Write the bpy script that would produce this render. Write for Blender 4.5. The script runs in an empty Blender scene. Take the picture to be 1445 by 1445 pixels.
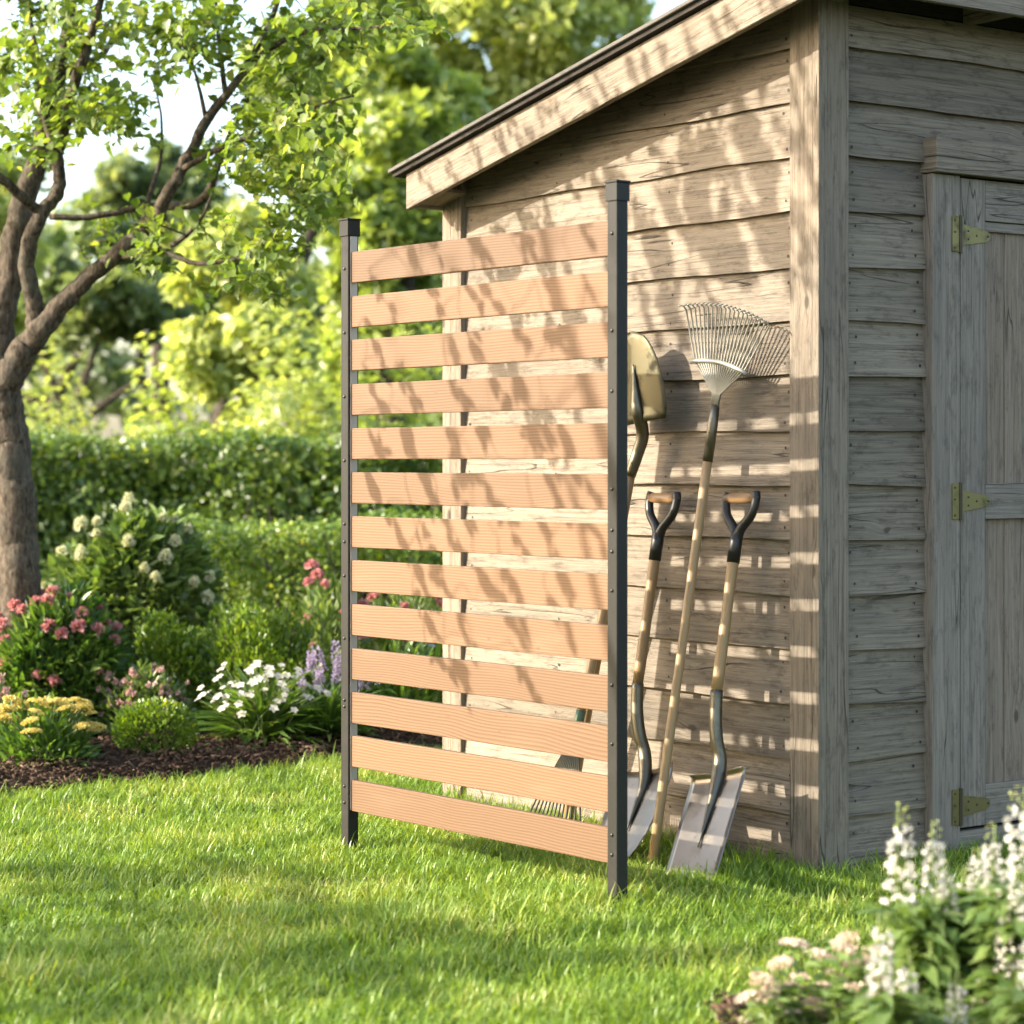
import bpy, math, random
import numpy as np
from mathutils import Vector, Matrix

# ------------------------------------------------------------------ camera, sky, sun, exposure
sc = bpy.context.scene
F, CX, HY, EYE = 3280.0, 722.5, 652.0, 1.12          # focal length in photo pixels, centre column, horizon row, eye height
cam = bpy.data.cameras.new('camera')
camo = bpy.data.objects.new('camera', cam)
sc.collection.objects.link(camo)
sc.camera = camo
camo.location = (0, 0, EYE)
camo.rotation_euler = (math.radians(90), 0, 0)
cam.sensor_width = 36.0
cam.lens = F / 1445.0 * 36.0
cam.shift_y = (HY - 722.5) / 1445.0
cam.clip_start, cam.clip_end = 0.05, 600
cam.dof.use_dof = True
cam.dof.focus_distance = 6.85
cam.dof.aperture_fstop = 3.3
cam.dof.aperture_blades = 0

SUN_EL, SUN_ROT = 23.7, 262.9
world = bpy.data.worlds.new('World')
sc.world = world
world.use_nodes = True
_sky = world.node_tree.nodes.new('ShaderNodeTexSky')
_sky.sky_type = 'NISHITA'
_sky.sun_disc = False
_sky.sun_elevation = math.radians(SUN_EL)
_sky.sun_rotation = math.radians(SUN_ROT)
_sky.dust_density = 2.6
_sky.air_density = 1.0
_sky.ozone_density = 0.3
world.node_tree.links.new(_sky.outputs[0], world.node_tree.nodes['Background'].inputs[0])
world.node_tree.nodes['Background'].inputs[1].default_value = 0.15

_h = math.radians(SUN_ROT)
TOSUN = np.array([math.sin(_h) * math.cos(math.radians(SUN_EL)), math.cos(_h) * math.cos(math.radians(SUN_EL)), math.sin(math.radians(SUN_EL))])
sl = bpy.data.lights.new('sun', 'SUN')
sl.energy = 3.1
sl.angle = math.radians(0.5)
sl.color = (1.0, 0.925, 0.81)
so = bpy.data.objects.new('sun', sl)
so.rotation_euler = Vector(-TOSUN).to_track_quat('-Z', 'Y').to_euler()
so.location = (-6, -2, 8)
sc.collection.objects.link(so)

sc.view_settings.view_transform = 'Standard'
sc.view_settings.look = 'None'
sc.view_settings.gamma = 1.0
sc.view_settings.exposure = 2.03
sc.cycles.use_denoising = True
sc.cycles.max_bounces = 8
sc.cycles.diffuse_bounces = 4
sc.cycles.transmission_bounces = 6
sc.cycles.transparent_max_bounces = 6
sc.cycles.sample_clamp_indirect = 6

# ------------------------------------------------------------------ helpers
ORG = {}


def V(*a):
    return np.array(a, float)


def nrm(v):
    v = np.asarray(v, float)
    return v / (np.linalg.norm(v) + 1e-12)


def at(px, py, Y):
    return V((px - CX) / F * Y, Y, EYE + (HY - py) / F * Y)


def gY(py):
    return F * EYE / (py - HY)


def gnd(px, py):
    Y = gY(py)
    return V((px - CX) / F * Y, Y, 0.0)


def link(o, parent=None):
    sc.collection.objects.link(o)
    if parent is not None:
        o.parent = parent
        w = ORG.get(parent.name, V(0, 0, 0))
        o.location = Vector(-w)
        ORG[o.name] = V(0, 0, 0)
    return o


def tag(o, label=None, cat=None, group=None, kind=None):
    if label: o['label'] = label
    if cat: o['category'] = cat
    if group: o['group'] = group
    if kind: o['kind'] = kind
    return o


def root(name, loc, label, cat, group=None):
    o = bpy.data.objects.new(name, None)
    o.empty_display_size = 0.1
    sc.collection.objects.link(o)
    o.location = Vector(loc)
    ORG[o.name] = np.asarray(loc, float)
    return tag(o, label, cat, group)


def mesh_obj(name, verts, faces, mats, parent=None, uvs=None, mi=None, smooth=False):
    me = bpy.data.meshes.new(name)
    me.from_pydata([tuple(v) for v in verts], [], faces)
    for m in (mats if isinstance(mats, (list, tuple)) else [mats]):
        me.materials.append(m)
    if uvs is not None:
        ul = me.uv_layers.new(name='UVMap')
        ul.data.foreach_set('uv', np.asarray(uvs, np.float32).ravel())
    if mi is not None:
        me.polygons.foreach_set('material_index', np.asarray(mi, np.int32))
    if smooth:
        me.polygons.foreach_set('use_smooth', np.ones(len(faces), bool))
    me.update()
    return link(bpy.data.objects.new(name, me), parent)


def scatter_mesh(name, tmpl, P, D, N, L, W, mat, slots=None):
    """Many copies of a small leaf outline as one mesh: P base, D along, N normal, L length, W width."""
    tv, tf = np.array(tmpl[0], float), tmpl[1]
    n, k = len(P), len(tv)
    D = D / (np.linalg.norm(D, axis=1, keepdims=True) + 1e-9)
    S = np.cross(N, D)
    S = S / (np.linalg.norm(S, axis=1, keepdims=True) + 1e-9)
    N2 = np.cross(D, S)
    L = np.broadcast_to(L, (n,))[:, None, None]
    W = np.broadcast_to(W, (n,))[:, None, None]
    X = (P[:, None, :] + D[:, None, :] * tv[None, :, 0:1] * L + S[:, None, :] * tv[None, :, 1:2] * W + N2[:, None, :] * tv[None, :, 2:3] * L)
    X = X.reshape(-1, 3)
    loops = np.concatenate([np.array(f) for f in tf])
    cnt = np.array([len(f) for f in tf])
    nl = len(loops)
    AL = (loops[None, :] + (np.arange(n) * k)[:, None]).ravel()
    AC = np.tile(cnt, n)
    ST = np.concatenate([[0], np.cumsum(AC)[:-1]])
    me = bpy.data.meshes.new(name)
    me.vertices.add(len(X))
    me.vertices.foreach_set('co', X.astype(np.float32).ravel())
    me.loops.add(nl * n)
    me.loops.foreach_set('vertex_index', AL.astype(np.int32))
    me.polygons.add(len(AC))
    me.polygons.foreach_set('loop_start', ST.astype(np.int32))
    me.polygons.foreach_set('loop_total', AC.astype(np.int32))
    for m in (mat if isinstance(mat, (list, tuple)) else [mat]):
        me.materials.append(m)
    if slots is not None:
        me.polygons.foreach_set('material_index', np.repeat(np.asarray(slots, np.int32), len(tf)))
    me.update(calc_edges=True)
    me.validate()
    return me


def scatter(name, tmpl, P, D, N, L, W, mat, parent=None, slots=None):
    return link(bpy.data.objects.new(name, scatter_mesh(name, tmpl, P, D, N, L, W, mat, slots)), parent)


RHOMB = ([(0, 0, 0), (.45, -.5, .1), (1, 0, -.06), (.45, .5, .1)], [(0, 1, 2), (0, 2, 3)])
OVATE = ([(0, 0, 0), (.28, -.42, .07), (.64, -.36, .05), (1, 0, -.12), (.64, .36, .05), (.28, .42, .07), (.5, 0, -.01)],
         [(0, 1, 6), (1, 2, 6), (2, 3, 6), (3, 4, 6), (4, 5, 6), (5, 0, 6)])
LOBED = ([(0, 0, 0), (-.06, -.22, .03), (.16, -.5, .1), (.36, -.4, .07), (.52, -.44, .05), (.7, -.2, 0), (1, 0, -.12),
          (.7, .2, 0), (.52, .44, .05), (.36, .4, .07), (.16, .5, .1), (-.06, .22, .03), (.5, 0, -.03)],
         [(0, 1, 2, 12), (2, 3, 12), (3, 4, 12), (4, 5, 12), (5, 6, 12), (6, 7, 12), (7, 8, 12), (8, 9, 12), (9, 10, 12), (10, 11, 0, 12)])
BLADE = ([(0, -.5, 0), (0, .5, 0), (.45, -.45, .07), (.45, .45, .07), (.8, -.28, .25), (.8, .28, .25), (1, 0, .46)],
         [(0, 1, 3, 2), (2, 3, 5, 4), (4, 5, 6)])
STRAP = ([(0, -.3, 0), (0, .3, 0), (.35, -.5, .03), (.35, .5, .03), (.7, -.42, -.1), (.7, .42, -.1), (1, 0, -.38), (.35, 0, 0), (.7, 0, -.13)],
         [(0, 1, 7), (0, 7, 2), (1, 3, 7), (2, 7, 8, 4), (7, 3, 5, 8), (4, 8, 6), (8, 5, 6)])


def rdir(rng, n):
    v = rng.normal(size=(n, 3))
    return v / np.linalg.norm(v, axis=1, keepdims=True)


def leaf_frames(rng, n, up=0.8, droop=0.25, lean=None):
    N = rdir(rng, n) + np.array([0, 0, up])
    if lean is not None:
        N = N + lean
    N /= np.linalg.norm(N, axis=1, keepdims=True)
    D = rdir(rng, n) - np.array([0, 0, droop])
    D = D - N * np.sum(D * N, axis=1, keepdims=True)
    return D, N


class MB:
    """Collects boxes, tubes and plates into one mesh with along-the-grain UVs in metres."""
    def __init__(self, seed=0):
        self.v, self.f, self.uv, self.mi = [], [], [], []
        self.r = random.Random(seed)

    def quad(self, pts, uvs, mi=0):
        b = len(self.v)
        self.v += [np.asarray(p, float) for p in pts]
        self.f.append(tuple(range(b, b + len(pts))))
        self.uv += list(uvs)
        self.mi.append(mi)

    def box(self, o, a, b, c, mi=0):
        """o corner, a (grain), b, c edge vectors; right-handed or not, normals are recalculated by orientation."""
        o, a, b, c = [np.asarray(x, float) for x in (o, a, b, c)]
        if np.dot(np.cross(a, b), c) < 0:
            b, c = c, b
        la, lb, lc = [np.linalg.norm(x) for x in (a, b, c)]
        k = len(self.v)
        P = [o, o + a, o + a + b, o + b, o + c, o + a + c, o + a + b + c, o + b + c]
        self.v += P
        ou, ov = self.r.uniform(0, 9), self.r.uniform(0, 9)
        fs = [((0, 3, 2, 1), [(0, 0), (0, lb), (la, lb), (la, 0)]),
              ((4, 5, 6, 7), [(0, 0), (la, 0), (la, lb), (0, lb)]),
              ((0, 1, 5, 4), [(0, -lc), (la, -lc), (la, 0), (0, 0)]),
              ((3, 7, 6, 2), [(0, lb), (0, lb + lc), (la, lb + lc), (la, lb)]),
              ((0, 4, 7, 3), [(0, 0), (lc, 0), (lc, lb), (0, lb)]),
              ((1, 2, 6, 5), [(la, 0), (la, lb), (la + lc, lb), (la + lc, 0)])]
        for idx, uv in fs:
            self.f.append(tuple(k + i for i in idx))
            self.uv += [(ou + x, ov + y) for x, y in uv]
            self.mi.append(mi)

    def tube(self, pts, rad, sides=8, cap=True, mi=0, rough=0.0):
        pts = [np.asarray(p, float) for p in pts]
        m = len(pts)
        if np.isscalar(rad): rad = [rad] * m
        k = len(self.v)
        t0 = nrm(pts[1] - pts[0])
        ref = V(0, 0, 1) if abs(t0[2]) < .9 else V(1, 0, 0)
        n = nrm(np.cross(t0, ref))
        ou, s = self.r.uniform(0, 9), 0.0
        acc = []
        for i in range(m):
            t = nrm(pts[min(i + 1, m - 1)] - pts[max(i - 1, 0)])
            n = nrm(n - t * np.dot(n, t))
            b = np.cross(t, n)
            if i: s += np.linalg.norm(pts[i] - pts[i - 1])
            acc.append(s)
            for j in range(sides):
                a = 2 * math.pi * j / sides
                rr_ = rad[i] * (1 + rough * self.r.uniform(-1, 1)) if rough else rad[i]
                self.v.append(pts[i] + rr_ * (n * math.cos(a) + b * math.sin(a)))
        for i in range(m - 1):
            for j in range(sides):
                j2 = (j + 1) % sides
                self.f.append((k + i * sides + j, k + i * sides + j2, k + (i + 1) * sides + j2, k + (i + 1) * sides + j))
                c0, c1 = 6.283 * rad[i] * j / sides, 6.283 * rad[i] * (j + 1) / sides
                self.uv += [(ou + acc[i], c0), (ou + acc[i], c1), (ou + acc[i + 1], c1), (ou + acc[i + 1], c0)]
                self.mi.append(mi)
        if cap:
            self.f.append(tuple(k + j for j in reversed(range(sides))))
            self.uv += [(0, 0)] * sides
            self.f.append(tuple(k + (m - 1) * sides + j for j in range(sides)))
            self.uv += [(0, 0)] * sides
            self.mi += [mi, mi]

    def plate(self, outline, frame, thick, mi=0):
        """A flat outline (list of 2-D points, counter-clockwise) extruded; frame = (origin, x, y, z)."""
        o, x, y, z = [np.asarray(q, float) for q in frame]
        n, k = len(outline), len(self.v)
        for d in (0, thick):
            for (a, b) in outline:
                self.v.append(o + x * a + y * b + z * d)
        self.f.append(tuple(k + i for i in reversed(range(n))))
        self.uv += [outline[i] for i in reversed(range(n))]
        self.f.append(tuple(k + n + i for i in range(n)))
        self.uv += [outline[i] for i in range(n)]
        self.mi += [mi, mi]
        for i in range(n):
            j = (i + 1) % n
            self.f.append((k + i, k + j, k + n + j, k + n + i))
            self.uv += [(0, 0), (.01, 0), (.01, .01), (0, .01)]
            self.mi.append(mi)

    def grid(self, G, mi=0, flip=False):
        """G[i][j] points"""
        G = np.asarray(G, float)
        a, b = G.shape[:2]
        k = len(self.v)
        self.v += list(G.reshape(-1, 3))
        for i in range(a - 1):
            for j in range(b - 1):
                q = [k + i * b + j, k + i * b + j + 1, k + (i + 1) * b + j + 1, k + (i + 1) * b + j]
                uv = [(j / b, i / a), ((j + 1) / b, i / a), ((j + 1) / b, (i + 1) / a), (j / b, (i + 1) / a)]
                if flip: q.reverse(); uv.reverse()
                self.f.append(tuple(q)); self.uv += uv; self.mi.append(mi)

    def build(self, name, mats, parent=None, smooth=False, bevel=0, seg=1):
        o = mesh_obj(name, self.v, self.f, mats, parent, self.uv, self.mi, smooth)
        if bevel:
            m = o.modifiers.new('bevel', 'BEVEL')
            m.width, m.segments, m.limit_method, m.angle_limit = bevel, seg, 'ANGLE', math.radians(50)
        return o


def spline(pts, k=6):
    """Catmull-Rom through the points."""
    P = np.asarray(pts, float)
    Q = np.vstack([2 * P[0] - P[1], P, 2 * P[-1] - P[-2]])
    out = []
    for i in range(len(P) - 1):
        a, b, c, d = Q[i], Q[i + 1], Q[i + 2], Q[i + 3]
        for t in np.linspace(0, 1, k, endpoint=False):
            out.append(.5 * (2 * b + (c - a) * t + (2 * a - 5 * b + 4 * c - d) * t * t + (3 * b - a - 3 * c + d) * t ** 3))
    out.append(P[-1])
    return np.array(out)


# ------------------------------------------------------------------ materials
class NT:
    def __init__(self, name):
        self.m = bpy.data.materials.new(name)
        self.m.use_nodes = True
        self.t = self.m.node_tree
        self.t.nodes.clear()
        self.out = self.t.nodes.new('ShaderNodeOutputMaterial')

    def n(self, typ, ins=None, **props):
        nd = self.t.nodes.new('ShaderNode' + typ)
        for k, v in props.items():
            setattr(nd, k, v)
        for k, v in (ins or {}).items():
            s = nd.inputs[k]
            if isinstance(v, bpy.types.NodeSocket):
                self.t.links.new(v, s)
            else:
                if s.type == 'RGBA' and len(v) == 3: v = (*v, 1)
                s.default_value = v
        return nd

    def math(self, op, a, b=0.0, c=0.0, clamp=False):
        return self.n('Math', {0: a, 1: b, 2: c}, operation=op, use_clamp=clamp).outputs[0]

    def vmul(self, a, b):
        return self.n('VectorMath', {0: a, 1: b}, operation='MULTIPLY').outputs[0]

    def vadd(self, a, b):
        return self.n('VectorMath', {0: a, 1: b}, operation='ADD').outputs[0]

    def noise(self, vec, scale=1.0, detail=3, rough=.55, dist=0.0):
        return self.n('TexNoise', {'Vector': vec, 'Scale': scale, 'Detail': detail, 'Roughness': rough, 'Distortion': dist}).outputs['Fac']

    def ramp(self, fac, stops):
        r = self.n('ValToRGB', {'Fac': fac})
        e = r.color_ramp.elements
        while len(e) < len(stops): e.new(.5)
        for el, (p, c) in zip(e, stops):
            el.position = p
            el.color = (*c, 1) if len(c) == 3 else c
        return r.outputs[0]

    def step(self, x, a, b):
        return self.n('MapRange', {'Value': x, 'From Min': a, 'From Max': b}, interpolation_type='SMOOTHSTEP').outputs[0]

    def mix(self, fac, a, b, mode='MIX'):
        m = self.n('Mix', None, data_type='RGBA', blend_type=mode)
        for s, v in ((m.inputs[0], fac), (m.inputs[6], a), (m.inputs[7], b)):
            if isinstance(v, bpy.types.NodeSocket): self.t.links.new(v, s)
            elif s.type == 'RGBA': s.default_value = (*v, 1) if len(v) == 3 else v
            else: s.default_value = v
        return m.outputs[2]

    def bsdf(self, **k):
        ins = {}
        for a, b in k.items():
            ins[a.replace('_', ' ')] = b
        return self.n('BsdfPrincipled', ins)

    def bump(self, h, strength=.3, dist=.01):
        return self.n('Bump', {'Height': h, 'Strength': strength, 'Distance': dist}).outputs[0]

    def done(self, sh):
        self.t.links.new(sh, self.out.inputs[0])
        return self.m


def weathered(name, light, mid, dark, stain, tone=.25, hue=(.33, .27, .2)):
    T = NT(name)
    uv = T.n('UVMap').outputs[0]
    rnd = T.n('NewGeometry').outputs['Random Per Island']
    off = T.n('CombineXYZ', {0: T.math('MULTIPLY', rnd, 31.0), 1: T.math('MULTIPLY', rnd, 17.0), 2: T.math('MULTIPLY', rnd, 9.0)}).outputs[0]
    p = T.vadd(uv, off)
    # knots: a few round eyes that push the grain aside
    vo = T.n('TexVoronoi', {'Vector': T.vmul(p, (3.1, 6.5, 0)), 'Scale': 1.0}, voronoi_dimensions='2D')
    pick = T.math('GREATER_THAN', T.n('SeparateColor', {0: vo.outputs['Color']}).outputs[0], .86)
    kd = vo.outputs['Distance']
    near = T.math('MULTIPLY', T.math('SUBTRACT', 1.0, T.step(kd, 0.0, .32)), pick)
    wob = T.noise(T.vmul(p, (2.2, 7, 1)), 1, 2)
    sx = T.n('SeparateXYZ', {0: p})
    gv = T.math('ADD', sx.outputs[1], T.math('ADD', T.math('MULTIPLY', near, .018), T.math('MULTIPLY', wob, .014)))
    q = T.n('CombineXYZ', {0: sx.outputs[0], 1: gv, 2: sx.outputs[2]}).outputs[0]
    grain = T.noise(T.vmul(q, (2.6, 125, 1)), 1, 6, .7)
    fine = T.noise(T.vmul(q, (9, 420, 1)), 1, 3, .6)
    patch = T.noise(T.vmul(q, (1.5, 9, 1)), 1, 5, .62)
    blot = T.noise(T.vmul(p, (5, 14, 1)), 1, 5, .7)
    mot = T.noise(T.vmul(p, (11, 38, 1)), 1, 6, .75)
    g = T.math('ADD', T.math('MULTIPLY', grain, .62), T.math('MULTIPLY', fine, .38))
    col = T.ramp(g, [(.36, dark), (.48, mid), (.62, light)])
    band = T.noise(T.vmul(q, (.9, 34, 1)), 1, 4, .7)
    col = T.mix(T.math('MULTIPLY', T.step(band, .52, .70), .38), col, tuple(.5 * (a_ + b_) for a_, b_ in zip(dark, stain)))
    col = T.mix(T.math('MULTIPLY', T.step(patch, .5, .72), .62), col, stain)
    col = T.mix(T.math('MULTIPLY', T.step(blot, .52, .75), .45), col, hue)
    col = T.mix(T.math('MULTIPLY', T.step(mot, .49, .66), .5), col, tuple(.6 * x_ for x_ in dark))
    tn = T.math('ADD', 1.0 - tone / 2, T.math('MULTIPLY', rnd, tone))
    col = T.mix(1.0, col, T.n('CombineColor', {0: tn, 1: tn, 2: tn}).outputs[0], 'MULTIPLY')
    ck = T.math('ABSOLUTE', T.math('SUBTRACT', T.noise(T.vmul(q, (.8, 15, 1)), 1, 2, .45), .5))
    cm = T.math('MULTIPLY', T.math('SUBTRACT', 1.0, T.step(ck, .0012, .0065)), T.step(T.noise(T.vmul(p, (1.7, 6, 1)), 1, 2), .48, .58))
    col = T.mix(T.math('MULTIPLY', cm, .62), col, (.018, .014, .011))
    kn = T.math('MULTIPLY', T.math('SUBTRACT', 1.0, T.step(kd, .035, .085)), pick)
    col = T.mix(T.math('MULTIPLY', kn, .75), col, (.045, .032, .022))
    h = T.math('SUBTRACT', T.math('ADD', T.math('MULTIPLY', grain, .7), T.math('MULTIPLY', fine, .3)), T.math('MULTIPLY', cm, 1.3))
    b = T.bsdf(Base_Color=col, Roughness=.82, Normal=T.bump(h, .8, .007))
    b.inputs['Specular IOR Level'].default_value = .22
    return T.done(b.outputs[0])


M = {}
M['siding'] = weathered('weathered_siding', (.25, .209, .156), (.192, .158, .118), (.085, .068, .05), (.118, .103, .084), .46, (.165, .13, .092))
M['trim'] = weathered('weathered_trim', (.262, .218, .163), (.203, .166, .123), (.095, .076, .056), (.14, .118, .092), .2, (.195, .15, .104))
M['door_wood'] = weathered('weathered_door', (.28, .243, .197), (.215, .184, .147), (.115, .098, .078), (.155, .138, .116), .22, (.205, .168, .128))
M['panel_wood'] = weathered('weathered_panel', (.25, .195, .146), (.19, .144, .105), (.095, .073, .055), (.19, .165, .134), .3, (.21, .146, .098))
M['soffit_shade'] = weathered('shade_painted_soffit', (.05, .043, .036), (.035, .03, .025), (.02, .017, .014), (.025, .022, .02), .2, (.035, .03, .025))  # shade under the roof deck painted into the wood colour


def cedar():
    T = NT('planed_cedar')
    uv = T.n('UVMap').outputs[0]
    rnd = T.n('NewGeometry').outputs['Random Per Island']
    s = T.n('SeparateXYZ', {0: uv})
    o1 = T.math('MULTIPLY', rnd, 47.0)
    base = T.n('CombineXYZ', {0: T.math('ADD', s.outputs[0], o1), 1: s.outputs[1], 2: o1}).outputs[0]
    w1 = T.noise(T.vmul(base, (1.5, 3, 1)), 1, 2, .5)
    w2 = T.noise(T.vmul(base, (4, 22, 1)), 1, 3, .5)
    # distance from the pith of the log the board was sawn from gives straight and cathedral figure
    v0 = T.math('MULTIPLY', T.math('SUBTRACT', T.math('FRACT', T.math('MULTIPLY', rnd, 7.31)), .5), .16)
    dv = T.math('ADD', T.math('SUBTRACT', s.outputs[1], v0), T.math('MULTIPLY', T.math('SUBTRACT', w1, .5), .05))
    dw = T.math('ADD', T.math('MULTIPLY', T.math('SUBTRACT', T.math('FRACT', T.math('MULTIPLY', rnd, 3.77)), .3), .10),
                T.math('ADD', T.math('MULTIPLY', s.outputs[0], .03), T.math('MULTIPLY', T.math('SUBTRACT', w1, .5), .09)))
    dw = T.math('SUBTRACT', dw, .03)
    r = T.math('SQRT', T.math('ADD', T.math('MULTIPLY', dv, dv), T.math('MULTIPLY', dw, dw)))
    r = T.math('ADD', r, T.math('MULTIPLY', w2, .004))
    ring = T.math('FRACT', T.math('MULTIPLY', r, 125.0))
    late = T.math('MULTIPLY', T.step(ring, .15, .9), T.math('SUBTRACT', 1.0, T.step(ring, .93, 1.0)))
    fib = T.noise(T.vmul(base, (7, 300, 1)), 1, 4, .6)
    bl = T.noise(T.vmul(base, (2.5, 12, 1)), 1, 3, .5)
    c = T.mix(T.math('MULTIPLY', late, .78), (.164, .097, .050), (.092, .043, .019))
    c = T.mix(T.math('MULTIPLY', T.step(fib, .45, .7), .22), c, (.13, .067, .034))
    c = T.mix(T.math('MULTIPLY', T.step(bl, .5, .75), .25), c, (.21, .14, .085))
    tn = T.math('ADD', .80, T.math('MULTIPLY', T.math('FRACT', T.math('MULTIPLY', rnd, 13.7)), .34))
    c = T.mix(1.0, c, T.n('CombineColor', {0: tn, 1: T.math('MULTIPLY', tn, .985), 2: T.math('MULTIPLY', tn, .96)}).outputs[0], 'MULTIPLY')
    vo = T.n('TexVoronoi', {'Vector': T.vmul(base, (4.2, 9, 0)), 'Scale': 1.0}, voronoi_dimensions='2D')
    pk = T.math('GREATER_THAN', T.n('SeparateColor', {0: vo.outputs['Color']}).outputs[0], .72)
    kn = T.math('MULTIPLY', T.math('SUBTRACT', 1.0, T.step(vo.outputs['Distance'], .015, .045)), pk)
    c = T.mix(T.math('MULTIPLY', kn, .7), c, (.12, .055, .026))
    b = T.bsdf(Base_Color=c, Roughness=.6, Normal=T.bump(T.math('ADD', T.math('MULTIPLY', fib, .6), T.math('MULTIPLY', late, -.3)), .18, .002))
    b.inputs['Specular IOR Level'].default_value = .3
    return T.done(b.outputs[0])


def ash(name, a, b_):
    T = NT(name)
    uv = T.n('UVMap').outputs[0]
    g = T.noise(T.vmul(uv, (6, 190, 1)), 1, 4, .6)
    g2 = T.noise(T.vmul(uv, (1.6, 30, 1)), 1, 3, .6)
    sm = T.noise(T.vmul(uv, (9, 30, 1)), 1, 4, .7)
    c = T.mix(T.math('ADD', T.math('MULTIPLY', g, .5), T.math('MULTIPLY', g2, .5)), a, b_)
    c = T.mix(T.math('MULTIPLY', T.step(sm, .58, .8), .4), c, (.13, .085, .04))
    s = T.bsdf(Base_Color=c, Roughness=.42, Normal=T.bump(g, .15, .001))
    return T.done(s.outputs[0])


def metal(name, col, rough=.35, dirt=(.1, .08, .05), dirt_amt=.3, metallic=1.0, scr=.12, lo=.5):
    T = NT(name)
    p = T.n('TexCoord').outputs['Object']
    a = T.noise(T.vmul(p, (14, 14, 14)), 1, 5, .65)
    b = T.noise(T.vmul(p, (60, 60, 9)), 1, 4, .6)
    sp = T.noise(T.vmul(p, (160, 160, 160)), 1, 2, .6)
    c = T.mix(T.math('MULTIPLY', T.step(a, lo, lo + .2), dirt_amt), col, dirt)
    r = T.math('ADD', rough - scr / 2, T.math('ADD', T.math('MULTIPLY', b, scr), T.math('MULTIPLY', T.step(a, lo, lo + .2), dirt_amt * .35)))
    s = T.bsdf(Base_Color=c, Roughness=r, Metallic=metallic, Normal=T.bump(T.math('ADD', b, T.math('MULTIPLY', sp, .4)), .06, .001))
    if metallic == 0: s.inputs['Specular IOR Level'].default_value = .2
    return T.done(s.outputs[0])


M['cedar'] = cedar()
M['ash'] = ash('ash_handle', (.40, .275, .13), (.29, .175, .075))
M['ash_worn'] = ash('worn_ash_handle', (.34, .22, .10), (.22, .13, .052))
M['grip_wood'] = ash('turned_grip', (.31, .185, .08), (.22, .115, .045))
M['black_metal'] = metal('powder_coated_post', (.016, .0155, .013), .5, (.026, .0235, .019), .5, 0.0, .1)
M['bolt'] = metal('bolt_steel', (.06, .055, .05), .35, (.05, .05, .05), .2)
M['aluminium'] = metal('aluminium_channel', (.40, .385, .36), .42, (.4, .38, .35), .25, .6)
M['blade_steel'] = metal('blade_steel', (.25, .22, .18), .30, (.16, .145, .12), .4)
M['old_steel'] = metal('aged_steel_lawn_reflection', (.10, .088, .052), .5, (.035, .03, .018), .8, .85, .14, .5)  # patina, plus yellow reflected from the grass mixed into the steel colour
M['socket'] = metal('dark_socket_steel', (.17, .155, .115), .42, (.09, .08, .06), .4)
M['yoke'] = metal('black_yoke', (.03, .03, .028), .38, (.08, .075, .065), .3, .5)
M['rake_paint'] = metal('grey_painted_tines', (.33, .32, .265), .45, (.26, .22, .16), .35, .35)
M['rake_plate'] = metal('rake_plate', (.19, .215, .19), .4, (.16, .15, .12), .35, .6)
M['green_paint'] = metal('green_painted_steel', (.10, .155, .085), .38, (.06, .06, .03), .35, .4)
M['brass'] = metal('olive_brass', (.15, .13, .052), .45, (.07, .058, .026), .7, .75, .15, .48)
M['hinge_pin'] = metal('hinge_pin', (.05, .045, .03), .5, (.03, .03, .02), .3, .6)
M['nail'] = metal('rusty_nail', (.045, .035, .028), .7, (.08, .045, .025), .5, .4)


def felt():
    T = NT('roof_felt')
    p = T.n('TexCoord').outputs['Object']
    a = T.noise(p, 9, 5, .7)
    f = T.noise(p, 260, 2, .6)
    c = T.mix(a, (.06, .055, .048), (.13, .118, .10))
    c = T.mix(T.math('MULTIPLY', f, .35), c, (.19, .17, .15))
    s = T.bsdf(Base_Color=c, Roughness=.9, Normal=T.bump(f, .4, .003))
    return T.done(s.outputs[0])


M['felt'] = felt()


def leafy(name, c1, c2, c3=None, trans=.42, tcol=None, rough=.42, spec=.42, pat=3.0):
    """Leaf or petal: glossy diffuse front plus light passing through; each leaf varies."""
    T = NT(name)
    rnd = T.n('NewGeometry').outputs['Random Per Island']
    p = T.n('TexCoord').outputs['Object']
    cl = T.noise(p, pat, 2, .5)
    f = T.math('ADD', T.math('MULTIPLY', rnd, .65), T.math('MULTIPLY', T.step(cl, .35, .65), .35))
    stops = [(.1, c1), (.75, c2)] + ([(.96, c3)] if c3 else [])
    col = T.ramp(f, stops)
    b = T.bsdf(Base_Color=col, Roughness=rough)
    b.inputs['Specular IOR Level'].default_value = spec
    tc = T.mix(1.0, col, tcol or (1.5, 1.35, .55), 'MULTIPLY')
    tr = T.n('BsdfTranslucent', {'Color': tc})
    mx = T.n('MixShader', {0: trans, 1: b.outputs[0], 2: tr.outputs[0]})
    return T.done(mx.outputs[0])


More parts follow.
